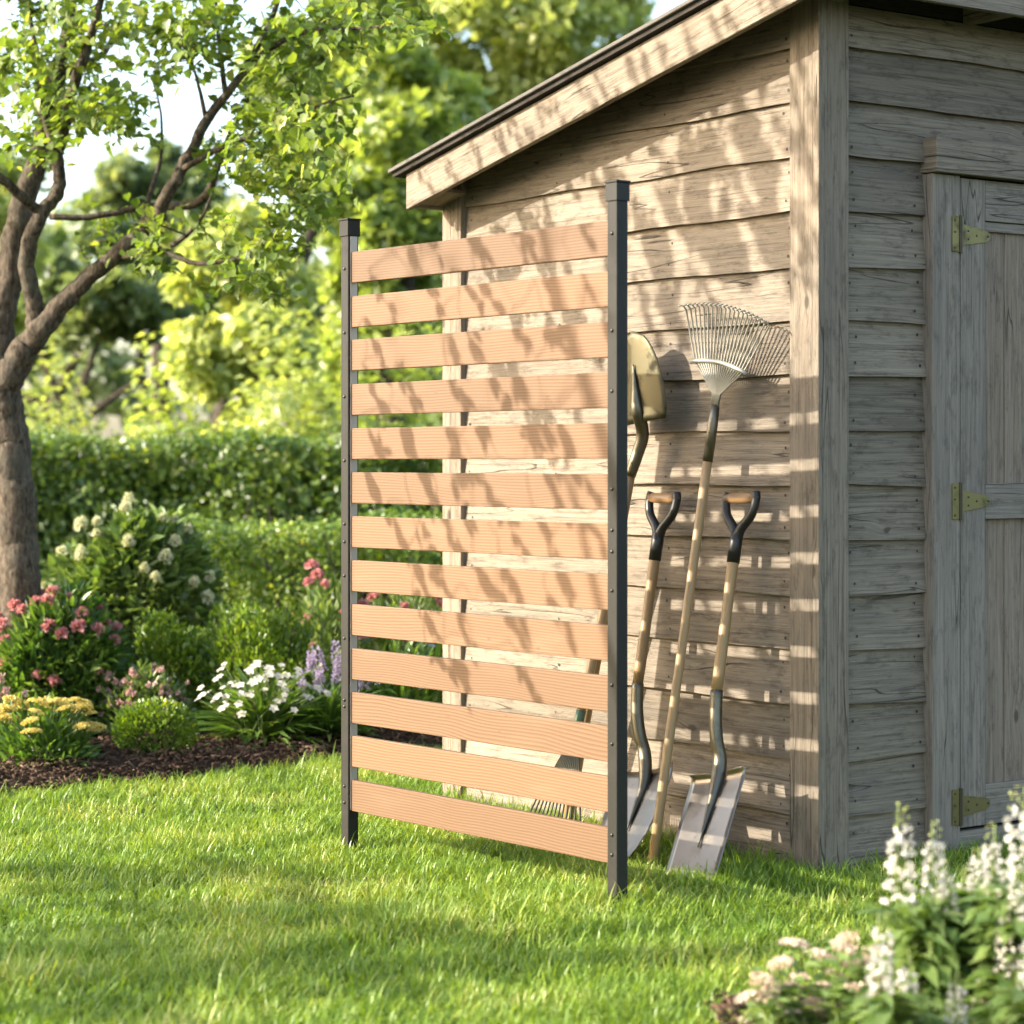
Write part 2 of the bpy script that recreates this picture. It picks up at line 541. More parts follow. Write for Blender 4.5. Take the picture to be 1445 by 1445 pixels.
M['grass'] = leafy('grass_blade', (.11, .205, .024), (.25, .35, .048), (.50, .50, .18), .36, (1.45, 1.35, .5), .4, .4, 2.2)
M['tree_leaf'] = leafy('tree_leaf', (.09, .15, .03), (.18, .24, .045), (.32, .35, .08), .45, (1.5, 1.5, .55))
M['bg_leaf'] = leafy('far_haze_leaf', (.19, .26, .07), (.33, .40, .11), (.48, .52, .19), .48, (1.4, 1.4, .55), .36, .6, .8)  # distance haze put into the leaf colour as paleness
M['bg_bright'] = leafy('far_bright_haze_leaf', (.30, .365, .11), (.47, .51, .19), (.62, .63, .31), .48, (1.35, 1.35, .6), .36, .6, .8)  # haze and sunny glow put into a paler leaf colour
M['bg_dark'] = leafy('far_dark_haze_leaf', (.11, .165, .08), (.20, .26, .115), (.33, .37, .17), .42, (1.5, 1.4, .65), .4, .55, .8)  # dark foliage, its colour lifted to stand in for haze
M['hedge_leaf'] = leafy('hedge_leaf', (.055, .11, .017), (.145, .22, .032), (.31, .38, .07), .32, (1.7, 1.55, .45), .34, .6)
M['box_leaf'] = leafy('boxwood_leaf', (.06, .12, .016), (.165, .25, .03), (.36, .41, .065), .35, (1.65, 1.5, .45), .35, .5)
M['shrub_leaf'] = leafy('shrub_leaf', (.075, .135, .035), (.18, .255, .07), (.36, .42, .18), .34, (1.5, 1.45, .6), .36, .55)
M['peren_leaf'] = leafy('perennial_leaf', (.055, .12, .026), (.135, .225, .045), (.28, .34, .10), .36, (1.5, 1.5, .55), .36, .55)
M['fore_leaf'] = leafy('foreground_leaf', (.11, .19, .055), (.20, .285, .085), (.30, .37, .14), .44, (1.4, 1.45, .6), .42, .45)
M['shade_leaf'] = leafy('oak_leaf', (.05, .095, .02), (.10, .15, .03), None, .10)
M['stem'] = leafy('green_stem', (.09, .14, .035), (.16, .21, .055), None, .1, None, .5)
M['yellow'] = leafy('yellow_floret', (.58, .47, .13), (.68, .58, .22), (.74, .66, .36), .25, (1.2, 1.1, .8), .7, .15)
M['pink'] = leafy('pink_petal', (.48, .20, .20), (.62, .34, .32), (.74, .54, .48), .35, (1.2, .95, .9), .6, .2)
M['white'] = leafy('white_petal', (.62, .59, .53), (.70, .67, .59), (.66, .58, .54), .4, (1.05, 1.05, .95), .6, .2)
M['cream'] = leafy('cream_floret', (.56, .56, .36), (.66, .65, .47), (.72, .70, .56), .35, (1.1, 1.1, .8), .65, .2)
M['lilac'] = leafy('lilac_petal', (.34, .28, .40), (.46, .39, .50), (.56, .51, .60), .35, (1.1, 1.0, 1.1), .6, .2)
M['blush'] = leafy('blush_floret', (.42, .25, .24), (.55, .37, .33), (.62, .50, .43), .3, (1.2, 1.0, .9), .65, .2)
M['sedum'] = leafy('sedum_floret', (.66, .53, .43), (.76, .65, .55), (.80, .73, .64), .25, (1.2, 1.05, .9), .7, .15)
M['bud'] = leafy('green_bud', (.24, .29, .08), (.38, .40, .15), None, .35)
M['centre'] = leafy('flower_eye', (.45, .34, .08), (.50, .42, .15), None, .1)


def bark(name, a, b_, c_):
    T = NT(name)
    p = T.n('TexCoord').outputs['Object']
    n1 = T.noise(T.vmul(p, (40, 40, 12)), 1, 6, .78)
    n2 = T.noise(T.vmul(p, (75, 75, 26)), 1, 5, .7)
    n3 = T.noise(p, 6, 4, .6)
    g = T.math('ADD', T.math('MULTIPLY', n1, .5), T.math('MULTIPLY', n2, .5))
    c = T.ramp(g, [(.40, c_), (.5, b_), (.61, a)])
    c = T.mix(T.math('MULTIPLY', T.step(n3, .52, .68), .45), c, (.135, .13, .10))
    s = T.bsdf(Base_Color=c, Roughness=.88, Normal=T.bump(g, 1.0, .03))
    s.inputs['Specular IOR Level'].default_value = .2
    return T.done(s.outputs[0])


M['bark'] = bark('grey_bark', (.19, .152, .11), (.095, .075, .053), (.025, .019, .013))
M['bark_dark'] = bark('dark_bark', (.11, .085, .06), (.065, .05, .036), (.028, .021, .016))


def soil(name, cols, sc_=30):
    T = NT(name)
    p = T.n('TexCoord').outputs['Object']
    a = T.noise(p, 1.4, 5, .6)
    f = T.noise(p, sc_, 6, .75)
    c = T.ramp(T.math('ADD', T.math('MULTIPLY', a, .4), T.math('MULTIPLY', f, .6)), [(.35, cols[0]), (.5, cols[1]), (.66, cols[2])])
    s = T.bsdf(Base_Color=c, Roughness=.95, Normal=T.bump(f, .8, .02))
    s.inputs['Specular IOR Level'].default_value = .15
    return T.done(s.outputs[0])


M['lawn_soil'] = soil('lawn_soil', ((.016, .022, .007), (.028, .04, .01), (.05, .06, .016)))  # soil colour darkened to paint deeper shade between the blades
M['mulch'] = soil('bark_mulch', ((.018, .012, .008), (.042, .027, .017), (.085, .056, .036)), 60)
M['chip'] = leafy('mulch_chip', (.035, .02, .012), (.10, .06, .036), (.21, .14, .09), 0.0, None, .85, .15)

# ------------------------------------------------------------------ frames of the two shed walls and the screen
C0 = V(.846, 6.41, 0)
W1D, W1N = nrm(V(-.584, .809, 0)), nrm(V(-.809, -.584, 0))     # sunlit gable wall: away from the corner, and outwards
W2D, W2N = nrm(V(.809, .584, 0)), nrm(V(.584, -.809, 0))       # shaded door wall
UP = V(0, 0, 1)
LEN1, LEN2 = 1.855, 2.5


def w1(t, n, z): return C0 + W1D * t + W1N * n + UP * z
def w2(u, n, z): return C0 + W2D * u + W2N * n + UP * z


def wall1_at(px, n=0.0):
    """ground point of the gable wall's line at offset n seen at picture column px"""
    k = (px - CX) / F
    o = C0 + W1N * n
    t = (k * o[1] - o[0]) / (W1D[0] - k * W1D[1])
    return o + W1D * t, t


# ------------------------------------------------------------------ the setting: ground
g = MB()
GZ = -.028                                                     # soil level under the blades
g.quad([V(-140, -40, GZ), V(140, -40, GZ), V(140, 200, GZ), V(-140, 200, GZ)], [(0, 0), (1, 0), (1, 1), (0, 1)])
tag(g.build('ground', M['lawn_soil']), kind='structure')

EDGE = [(-400, 1160), (-200, 1138), (0, 1113), (110, 1103), (200, 1094), (300, 1084), (400, 1074), (480, 1067), (560, 1056), (640, 1046), (800, 1030), (1100, 1010)]
EP = np.array([gnd(*e) for e in EDGE])


def edge_y(x):
    return np.interp(x, EP[:, 0], EP[:, 1]) + .035 * np.sin(x * 7.1) + .02 * np.sin(x * 17.3 + 1)


rng = np.random.default_rng(7)
xs = np.linspace(-5.5, 2.5, 120)
G = []
for j in range(46):
    s = j / 45
    y0 = edge_y(xs)
    y = y0 + (12.3 - y0) * s ** 1.3
    rise = np.minimum(1, s * 9)
    z = GZ + .005 + rise * (.052 + .018 * np.sin(xs * 5.3 + y * 4.1) + rng.uniform(-.012, .012, len(xs)))
    if j == 0: z = np.full_like(xs, GZ + .004)
    G.append(np.stack([xs, y, z], 1))
m = MB(); m.grid(np.array(G))
bed = tag(m.build('mulch_bed', M['mulch'], smooth=True), kind='structure')

FB = []                                                       # the foreground bed in the bottom right corner
for j in range(16):
    s = j / 15
    xx = np.linspace(0.36, 2.2, 40)
    top = 4.56 + .14 * np.sin(xx * 2.2) + np.clip(xx - .5, 0, 1) * .35 + .02 * np.sin(xx * 23)
    y = 3.3 + (top - 3.3) * s
    z = GZ + .006 + min(1, (1 - s) * 7) * (.05 + rng.uniform(-.01, .01, 40))
    FB.append(np.stack([xx, y, z], 1))
m = MB(); m.grid(np.array(FB))
fbed = tag(m.build('foreground_mulch_bed', M['mulch'], smooth=True), kind='structure')


def fbed_y(x):
    return np.where((x > .36) & (x < 2.2), 4.56 + .14 * np.sin(x * 2.2) + np.clip(x - .5, 0, 1) * .35, 0)


# mulch chips
n = 19000
x = rng.uniform(-4.6, 1.2, n)
y = edge_y(x) + np.abs(rng.normal(0, 1, n)) * .75 - .03
sb_ = np.clip((y - edge_y(x)) / (12.3 - edge_y(x)), 0, 1) ** (1 / 1.3)
P = np.stack([x, y, GZ + .006 + np.minimum(1, sb_ * 9) * .05 + rng.uniform(0, .028, n)], 1)
x2 = rng.uniform(.4, 1.6, 2500)
y2 = fbed_y(x2) - np.abs(rng.normal(0, .35, 2500)) + .02
P = np.vstack([P, np.stack([x2, y2, rng.uniform(.02, .055, 2500)], 1)])
n = len(P)
D = rdir(rng, n); D[:, 2] *= .35
N = rdir(rng, n) * .5 + UP
CHIP = ([(0, -.5, 0), (0, .5, 0), (1, .4, 0), (1, -.5, 0), (.05, -.4, .14), (.05, .4, .14), (.95, .3, .14), (.95, -.4, .14)],
        [(4, 7, 6, 5), (0, 4, 5, 1), (1, 5, 6, 2), (2, 6, 7, 3), (3, 7, 4, 0)])
tag(scatter('mulch_chips', CHIP, P, D, N, rng.uniform(.010, .04, n), rng.uniform(.004, .011, n), M['chip']),
    'loose dark brown bark chips covering the flower bed', 'mulch', kind='stuff')

# ------------------------------------------------------------------ the shed
shed = root('garden_shed', C0, 'weathered grey wooden garden shed with lapped boards and a sloping lean-to roof', 'shed')
ZB, PITCH = .13, .154


def roof_z(t): return 2.475 - .206 * t        # underside of the roof deck over the gable wall


def lap_wall(mb, fr, a0, a1, seed, ztop=None, openings=(), k0=-1, k1=16):
    """lapped weatherboards: fr(a, n, z); boards taper, lap the one below, and wander a little"""
    r = random.Random(seed)
    for k in range(k0, k1):
        z0, z1 = max(-.06, ZB + k * PITCH), ZB + (k + 1) * PITCH + .014
        spans = [(a0, a1)]
        for (b0, b1, zo) in openings:
            if z0 < zo - .10:
                spans = [q for (s0, s1) in spans for q in ((s0, min(s1, b0)), (max(s0, b1), s1)) if q[1] - q[0] > .02]
        for (s0, s1) in spans:
            nst = max(3, int((s1 - s0) / .07))
            ph, am, tilt = r.uniform(0, 6), r.uniform(.0010, .0034), r.uniform(-.004, .004)
            nb = -.014 + r.uniform(-.002, .003)
            ou, ov = r.uniform(0, 9), r.uniform(0, 9)
            b = len(mb.v)
            rows = []
            for i in range(nst + 1):
                a = s0 + (s1 - s0) * i / nst
                zt = z1 if ztop is None else min(z1, ztop(a))
                zb = z0 + am * math.sin(a * 9 + ph) + tilt * (i / nst - .5) * 2 + r.uniform(-.0008, .0008)
                zb = min(zb, zt)
                dn = .0012 * math.sin(a * 6 + ph * 2)
                f = (zt - zb) / (z1 - z0 + 1e-6)
                nt = nb - .019 * f
                rows.append((a, zb, zt, nb + dn, nt + dn))
                mb.v += [fr(a, nb + dn, zb), fr(a, nt + dn, zt), fr(a, -.036, zb + .001)]
            for i in range(nst):
                if rows[i][2] - rows[i][1] < .002 and rows[i + 1][2] - rows[i + 1][1] < .002: continue
                q = b + 3 * i
                A, B = rows[i], rows[i + 1]
                mb.f += [(q, q + 3, q + 4, q + 1), (q, q + 2, q + 5, q + 3)]
                mb.uv += [(ou + A[0], ov + A[1]), (ou + B[0], ov + B[1]), (ou + B[0], ov + B[2]), (ou + A[0], ov + A[2])]
                mb.uv += [(ou + A[0], ov + .3), (ou + A[0], ov + .32), (ou + B[0], ov + .32), (ou + B[0], ov + .3)]
                mb.mi += [0, 0]
            mb.f += [(b, b + 1, b + 2), (b + 3 * nst, b + 3 * nst + 2, b + 3 * nst + 1)]
            mb.uv += [(ou, ov), (ou, ov + .15), (ou + .02, ov)] * 2
            mb.mi += [0, 0]
            # nail heads near both ends and mid-span
            for a in [s0 + .035, s1 - .035] + [s0 + (s1 - s0) * q for q in (.34, .68) if s1 - s0 > .8]:
                for dz in (.03, .115):
                    if r.random() < .92:
                        aa, zz = a + r.uniform(-.015, .015), z0 + dz + r.uniform(-.012, .012)
                        if ztop is not None and zz > ztop(aa) - .03 or zz < .02: continue
                        nn = nb - .017 * (zz - z0) / (z1 - z0)
                        c, e1, e2, no = fr(aa, nn, zz), nrm(fr(aa + .01, nn, zz) - fr(aa, nn, zz)), UP, nrm(fr(aa, nn + .01, zz) - fr(aa, nn, zz))
                        rr = r.uniform(.0035, .0055)
                        ring = [c + no * .0012 + rr * (e1 * math.cos(w) + e2 * math.sin(w)) for w in np.linspace(0, 6.283, 7)[:-1]]
                        mb.quad(ring, [(0, 0)] * 6, 1)


back_o = w1(LEN1, 0, 0)
def w4(a, n, z): return back_o + W2D * a - W2N * n + UP * z            # low eave wall, running back
far_o = w2(LEN2, 0, 0)
def w3(t, n, z): return far_o + W1D * t - W1N * n + UP * z             # rear wall

sd = [M['siding'], M['nail']]
m = MB(1); lap_wall(m, w1, .1225, 1.7395, 3, roof_z); m.build('gable_siding', sd, shed)
DU0, DU1 = .4345, 1.49
m = MB(2); lap_wall(m, w2, .1155, LEN2, 5, lambda a: 2.40, [(DU0 + .002, DU1, 2.05)]); m.build('door_wall_siding', sd, shed)
m = MB(3); lap_wall(m, w4, .03, LEN2, 8, lambda a: roof_z(LEN1) + .0); m.build('eave_wall_siding', sd, shed)
m = MB(4); lap_wall(m, w3, .03, LEN1 - .03, 9, roof_z); m.build('rear_siding', sd, shed)
# inner sheathing closes the shell behind the boards
m = MB(5)
m.box(w1(.03, -.06, -.05), UP * 2.06, W1D * (LEN1 - .06), -W1N * .02)
m.box(w2(.03, -.06, -.05), UP * 2.43, W2D * (LEN2 - .06), -W2N * .02)
m.build('sheathing', M['soffit_shade'], shed)

# corner boards
m = MB(11); m.box(w2(0, -.0265, -.05), UP * 2.50, W2D * .115, W2N * .0265); m.build('corner_board', M['trim'], shed, bevel=.003, seg=2)
m = MB(12); m.box(w1(.0275, -.05, -.05), UP * 2.50, W1D * .0945, W1N * .047); m.build('corner_board', M['trim'], shed, bevel=.003, seg=2)
m = MB(13)
m.box(w1(1.74, -.05, -.05), UP * (roof_z(1.86) + .04), W1D * .062, W1N * .05)
m.box(w1(1.804, -.05, -.05), UP * (roof_z(1.86) + .04), W1D * .05, W1N * .048)
m.build('corner_board', M['trim'], shed, bevel=.003, seg=2)

# roof: deck with felt, bargeboard, eave boards, rafter tails
SL = nrm(W1D + UP * -.206)
SN = nrm(np.cross(SL, W2D)); SN = SN if SN[2] > 0 else -SN
rf = MB(20)
rt0, rt1 = -.185, 1.905
o = w1(rt0, .185, roof_z(rt0) + .012)
ln = np.linalg.norm(W1D + UP * -.206) * (rt1 - rt0)
rf.box(o, SL * ln, -W1N * (LEN2 + .37), SN * .012)
roof = rf.build('roof', M['felt'], shed, bevel=.002)
m = MB(27)
m.box(w1(rt0 + .012, .172, roof_z(rt0 + .012) - .004), SL * (ln - .024), -W1N * (LEN2 + .345), SN * .0145)
m.build('roof_deck', M['soffit_shade'], roof)
m = MB(21)
bt0, bt1 = -.148, 1.845
bo = w1(bt0, .127, roof_z(bt0) - .008)
a = SL * np.linalg.norm(W1D + UP * -.206) * (bt1 - bt0)
k = len(m.v)
m.box(bo, a, -UP * .118, W1N * .024)
m.build('bargeboard', M['trim'], roof, bevel=.002)
m = MB(22)
m.box(w1(1.846, .125, roof_z(1.846) - .012), -W1N * (LEN2 + .1), -UP * .105, W1D * .022); m.build('eave_fascia', M['trim'], roof, bevel=.002)
m = MB(24)
m.box(w1(1.70, .125, roof_z(1.70) - .106), W1D * .140 - UP * .029, -W1N * .12, UP * .012); m.build('soffit_board', M['trim'], roof)
m = MB(23)
m.box(w2(-.122, .149, 2.394), W2D * (LEN2 + .25), UP * .112, W2N * .022); m.build('eave_fascia', M['trim'], roof, bevel=.002)
for u in (.04, .60, 1.16, 1.72, 2.28):
    m = MB(int(u * 100)); m.box(w2(u, -.03, 2.398), W2N * .178, W2D * .038, UP * .078); m.build('rafter_tail', M['trim'], roof, bevel=.002)
m = MB(26); m.box(w2(.03, -.03, 2.405), W2D * (LEN2 - .06), UP * .085, -W2N * .02); m.build('eave_blocking', M['soffit_shade'], roof)

# door casing and door
m = MB(31); m.box(w2(DU0, -.034, -.05), UP * 1.998, W2D * .114, W2N * .044); m.build('door_casing', M['door_wood'], shed, bevel=.003, seg=2)
m = MB(32); m.box(w2(1.376, -.034, -.05), UP * 1.998, W2D * .112, W2N * .044); m.build('door_casing', M['door_wood'], shed, bevel=.003, seg=2)
m = MB(33); m.box(w2(DU0 - .006, -.034, 1.95), W2D * 1.066, UP * .101, W2N * .066); m.build('door_header', M['trim'], shed, bevel=.003, seg=2)
m = MB(34); m.box(w2(DU0 + .116, -.034, -.05), W2D * .824, UP * .098, W2N * .03); m.build('threshold', M['door_wood'], shed, bevel=.003)
D0, D1, DZ0, DZ1 = .5545, 1.372, .06, 1.943
dm = MB(35)
xw = (D1 - D0 - .01) / 8
for i in range(8):                                                  # vertical tongue-and-groove boards of the door leaf
    w_ = xw * (.99)
    dm.box(w2(D0 + .005 + i * xw, -.03, DZ0 + .004), UP * (DZ1 - DZ0 - .008), W2D * w_, W2N * (.014 + .001 * (i % 3)))
door = dm.build('door', M['panel_wood'], shed, bevel=.002)


def dpart(name, u0, u1, z0, z1, vert, n=.016, mat='door_wood', seed=0):
    q = MB(seed)
    if vert: q.box(w2(u0, -.0125, z0), UP * (z1 - z0), W2D * (u1 - u0), W2N * n)
    else: q.box(w2(u0, -.0125, z0), W2D * (u1 - u0), UP * (z1 - z0), W2N * n)
    return q.build(name, M[mat], door, bevel=.002, seg=2)


dpart('door_stile', D0, D0 + .104, DZ0, DZ1, True, .0175, seed=41)
dpart('door_stile', D1 - .104, D1, DZ0, DZ1, True, .0175, seed=42)
dpart('door_rail', D0 + .106, D1 - .106, DZ1 - .118, DZ1, False, seed=43)
dpart('door_rail', D0 + .106, D1 - .106, DZ1 - .148, DZ1 - .12, False, .010, seed=44)
dpart('door_rail', D0 + .106, D1 - .106, .953, 1.058, False, seed=45)
dpart('door_rail', D0 + .106, D1 - .106, DZ0, .178, False, seed=46)


def hinge(zc, seed):
    hb = MB(seed)
    s = .052
    hb.box(w2(.513, .0105, zc - s), UP * 2 * s, W2D * .029, W2N * .0028)                       # plate on the casing
    st = [(0, -.030), (.012, -.030), (.105, -.017), (.118, -.009), (.121, 0), (.118, .009), (.105, .017), (.012, .030), (0, .030)]
    hb.plate(st, (w2(.5565, .0055, zc), W2D, UP, W2N), .0026)
    hb.box(w2(.5535, .0055, zc - s), UP * 2 * s, W2D * .008, W2N * .006)
    h = hb.build('hinge', M['brass'], shed, bevel=.0006)
    pb = MB()
    pb.tube([w2(.5475, .013, zc - s - .002), w2(.5475, .013, zc + s + .002)], .0055, 10)
    pb.build('hinge_pin', M['hinge_pin'], h, smooth=False)
    for (u, z, n_) in [(.524, s - .012, .0133), (.524, -s + .012, .0133), (.524, .006, .0133), (.585, .012, .0081), (.585, -.012, .0081), (.668, 0, .0081), (.62, .0, .0081)]:
        sb = MB()
        sb.tube([w2(u, n_ - .0004, zc + z), w2(u, n_ + .0012, zc + z), w2(u, n_ + .0018, zc + z)], [.0036, .0032, .0014], 8)
        sb.build('screw', M['bolt'], h)


for i, z in enumerate((1.119 + (652 - 330) / 488, 1.119 + (652 - 707) / 488, 1.119 + (652 - 1138) / 488)): hinge(z, 50 + i)
m = MB(); m.tube(spline([w2(1.30, .0, 1.09), w2(1.30, .045, 1.08), w2(1.30, .045, .98), w2(1.30, .0, .97)], 5), .007, 8)
m.build('door_handle', M['hinge_pin'], door, smooth=True)

# ------------------------------------------------------------------ the privacy screen
SLP, SRP = V(-.4796, 6.87, 0), V(.2698, 5.94, 0)
SE = nrm(SRP - SLP); SNRM = nrm(V(-SE[1], SE[0], 0)) * -1
if np.dot(SNRM, V(-1, -1, 0)) < 0: SNRM = -SNRM
SLEN = np.linalg.norm(SRP - SLP)
PW = .0375
scr = root('privacy_screen', (SLP + SRP) / 2, 'freestanding privacy screen of thirteen cedar slats between two black metal posts', 'screen')


def post(c, bolts, light_face, seed):
    q = MB(seed)
    o = c - SE * PW / 2 - SNRM * PW / 2
    q.box(o - UP * .05, UP * 1.878, SE * PW, SNRM * PW)
    po = q.build('post', M['black_metal'], scr, bevel=.0025, seg=2)
    q = MB()
    w = PW + .007
    o = c - SE * w / 2 - SNRM * w / 2
    q.box(o + UP * 1.786, UP * .046, SE * w, SNRM * w)
    w = PW + .011
    o = c - SE * w / 2 - SNRM * w / 2
    q.box(o + UP * 1.8325, UP * .006, SE * w, SNRM * w)
    q.build('post_cap', M['black_metal'], po, bevel=.0015, seg=2)
    for z in bolts:
        q = MB()
        p = c + SNRM * (PW / 2 - .001) + UP * z
        q.tube([p, p + SNRM * .0035, p + SNRM * .0045], [.0052, .0046, .002], 8)
        q.build('bolt', M['bolt'], po, smooth=True)
    # inner channel that the slats slide into
    d = SE * light_face
    q = MB()
    fo = c + d * (PW / 2 + .0008) - SNRM * .0125
    q.box(fo + UP * .095, UP * 1.69, d * .002, SNRM * .025)
    q.build('channel', M['aluminium'], po)


post(SRP, [EYE + (HY - p) / 552 for p in (330, 467, 552, 690, 748, 778, 833, 966, 1049, 1177, 1205)], -1, 61)
post(SLP, [EYE + (HY - p) / 477 for p in (380, 470, 560, 650, 739, 764, 812, 900, 987, 996, 1108, 1131)], 1, 62)
sm = MB(64)
a0 = PW / 2 + .003
for i in range(13):
    z1 = 1.739 - i * .1296
    r = sm.r
    dz = r.uniform(-.0012, .0012)
    sm.box(SLP + SE * a0 - SNRM * .0085 + UP * (z1 - .0915 + dz), SE * (SLEN - 2 * a0) + UP * r.uniform(-.0012, .0012), UP * .0915, SNRM * .017)
sm.build('slat_panel', M['cedar'], scr, bevel=.0022, seg=2)

# ------------------------------------------------------------------ tools leaning on the gable wall


def blade_grid(b0, b1, prof, dish, seed=0, nn=13, mm=15, side=None):
    """A pressed blade from tip/bottom b0 to shoulder b1; prof(s) = half width at s; dish(s, q) = depth towards the wall."""
    ax = nrm(b1 - b0)
    sd_ = nrm((side if side is not None else -W1D) - ax * np.dot(side if side is not None else -W1D, ax))
    no = np.cross(sd_, ax)
    if np.dot(no, W1N) < 0: no = -no
    ln_ = np.linalg.norm(b1 - b0)
    A = []
    for i in range(mm):
        s = i / (mm - 1)
        row = []
        for j in range(nn):
            q = -1 + 2 * j / (nn - 1)
            row.append(b0 + ax * ln_ * s + sd_ * prof(s) * q + no * dish(s, q))
        A.append(row)
    return np.array(A), ax, sd_, no, ln_


def dig_tool(name, label, blade_kind, b0, b1, neck, s0, s1, mat_blade, grip=True, bow=-.020, shaft_mat='ash', rootp=None, shaft_r=.0165, handle_end=None):
    """blade + socket + wooden shaft, with a D-grip when grip is set; all in world positions."""
    rt = root(name, rootp if rootp is not None else b0, label, 'shovel' if name == 'shovel' else 'spade')
    if blade_kind == 'square':
        prof = lambda s: .097 + .004 * s
        dish = lambda s, q: -.007 * (1 - q * q) * (.25 + .75 * s) + .004 * (s > .97)
    else:
        prof = lambda s: .004 + .110 * math.sqrt(max(0, 1 - (1 - s / .75) ** 2)) if s < .75 else .114 - .012 * ((s - .75) / .25) ** 3
        dish = lambda s, q: bow * (1 - q * q) * (.3 + .7 * s)
    A, ax, sd_, no, ln_ = blade_grid(b0, b1, prof, dish)
    if blade_kind == 'square':
        # trodden top edges turned over
        fold = A[-1] + no * .012 + ax * .001
        for j in range(13):
            if abs(j - 6) < 2: fold[j] = A[-1][j]
        A = np.concatenate([A, fold[None]], 0)
    q = MB(); q.grid(A)
    bl = q.build('blade', mat_blade, rt, smooth=True)
    md = bl.modifiers.new('thickness', 'SOLIDIFY'); md.thickness = .0022; md.offset = 0
    # socket: tapered rib rising out of the blade, then the cranked neck and the strap tube
    q = MB()
    dc = lambda s: b0 + ax * ln_ * s + no * (dish(s, 0) + .006)
    path = spline([dc(.36), dc(.6), dc(.85)] + list(neck) + [s0], 5)
    npth = len(path)
    rad = [.002 + .018 * min(1, (i / (npth * .4))) ** 1.3 - .002 * max(0, (i / npth - .36) / .64) for i in range(npth)]
    q.tube(path, rad, 12)
    q.build('socket', M['socket'], rt, smooth=True)
    q = MB(5)
    d = nrm(s1 - s0)
    end = s1 - d * (.135 if grip else 0)
    st0 = s0 - d * .004
    pts = [st0 + (end - st0) * k_ / 8 for k_ in range(9)]
    q.tube(pts, [shaft_r * (.97 + .05 * math.sin(k_ * 1.1)) for k_ in range(9)], 14)
    sh = q.build('handle', M[shaft_mat], rt, smooth=True)
    if grip:
        gx = nrm(-W1D - d * np.dot(-W1D, d))
        gl, gr = s1 - gx * .060, s1 + gx * .060
        q = MB()
        bot = s1 - d * .112
        for e, sg in ((gl, -1), (gr, 1)):
            arm = spline([bot - d * .01, bot + d * .024 + gx * sg * .015, s1 - d * .048 + gx * sg * .052, s1 - d * .004 + gx * sg * .063, s1 + d * .016 + gx * sg * .058], 6)
            q.tube(arm, np.interp(np.linspace(0, 1, len(arm)), [0, .25, .7, 1], [.017, .014, .0125, .0135]), 10)
        q.tube([bot - d * .075, bot - d * .02, bot + d * .004, bot + d * .022], [.0188, .0188, .018, .010], 14)
        yk = q.build('yoke', M['yoke'], rt, smooth=True)
        q = MB()
        q.tube([s1 - gx * .063, s1 - gx * .0615, s1 - gx * .034, s1, s1 + gx * .034, s1 + gx * .0615, s1 + gx * .063], [.006, .0135, .0155, .0165, .0155, .0135, .006], 14)
        q.build('grip', M['grip_wood'], rt, smooth=True)
        for sg in (-1, 1):
            q = MB()
            q.tube([s1 + gx * sg * .070, s1 + gx * sg * .0775], [.0055, .004], 8)
            q.build('rivet', M['bolt'], yk)
    return rt


dig_tool('spade', 'square-bladed garden spade with a wooden D-grip, nearest the shed corner', 'square',
         at(968.5, 1256, 6.30), at(1015, 1092, 6.50), [at(1016, 1076, 6.513), at(1011.5, 1046, 6.525), at(1009.5, 1012, 6.54)], at(1011.5, 974, 6.555), at(1046, 703, 6.63), M['blade_steel'])
dig_tool('shovel', 'round-point shovel with a wooden D-grip, blade down, close beside the black right post', 'round',
         at(866, 1222, 6.60), at(912, 1082, 6.80), [at(910, 1066, 6.814), at(902.5, 1036, 6.828), at(899, 1002, 6.84)], at(900, 964, 6.85), at(936, 703, 6.90), M['blade_steel'], shaft_mat='ash_worn')
# long shovel standing on its handle end, blade up
dig_tool('shovel', 'long-handled shovel standing upside down with its worn golden blade up', 'round',
         at(893, 468, 6.945), at(909, 596, 6.93), [at(907, 612, 6.945), at(899, 642, 6.955)], at(889, 671, 6.965), at(799, 1168, 7.15), M['old_steel'], grip=False, bow=.016,
         shaft_mat='ash_worn', rootp=at(799, 1168, 7.15))


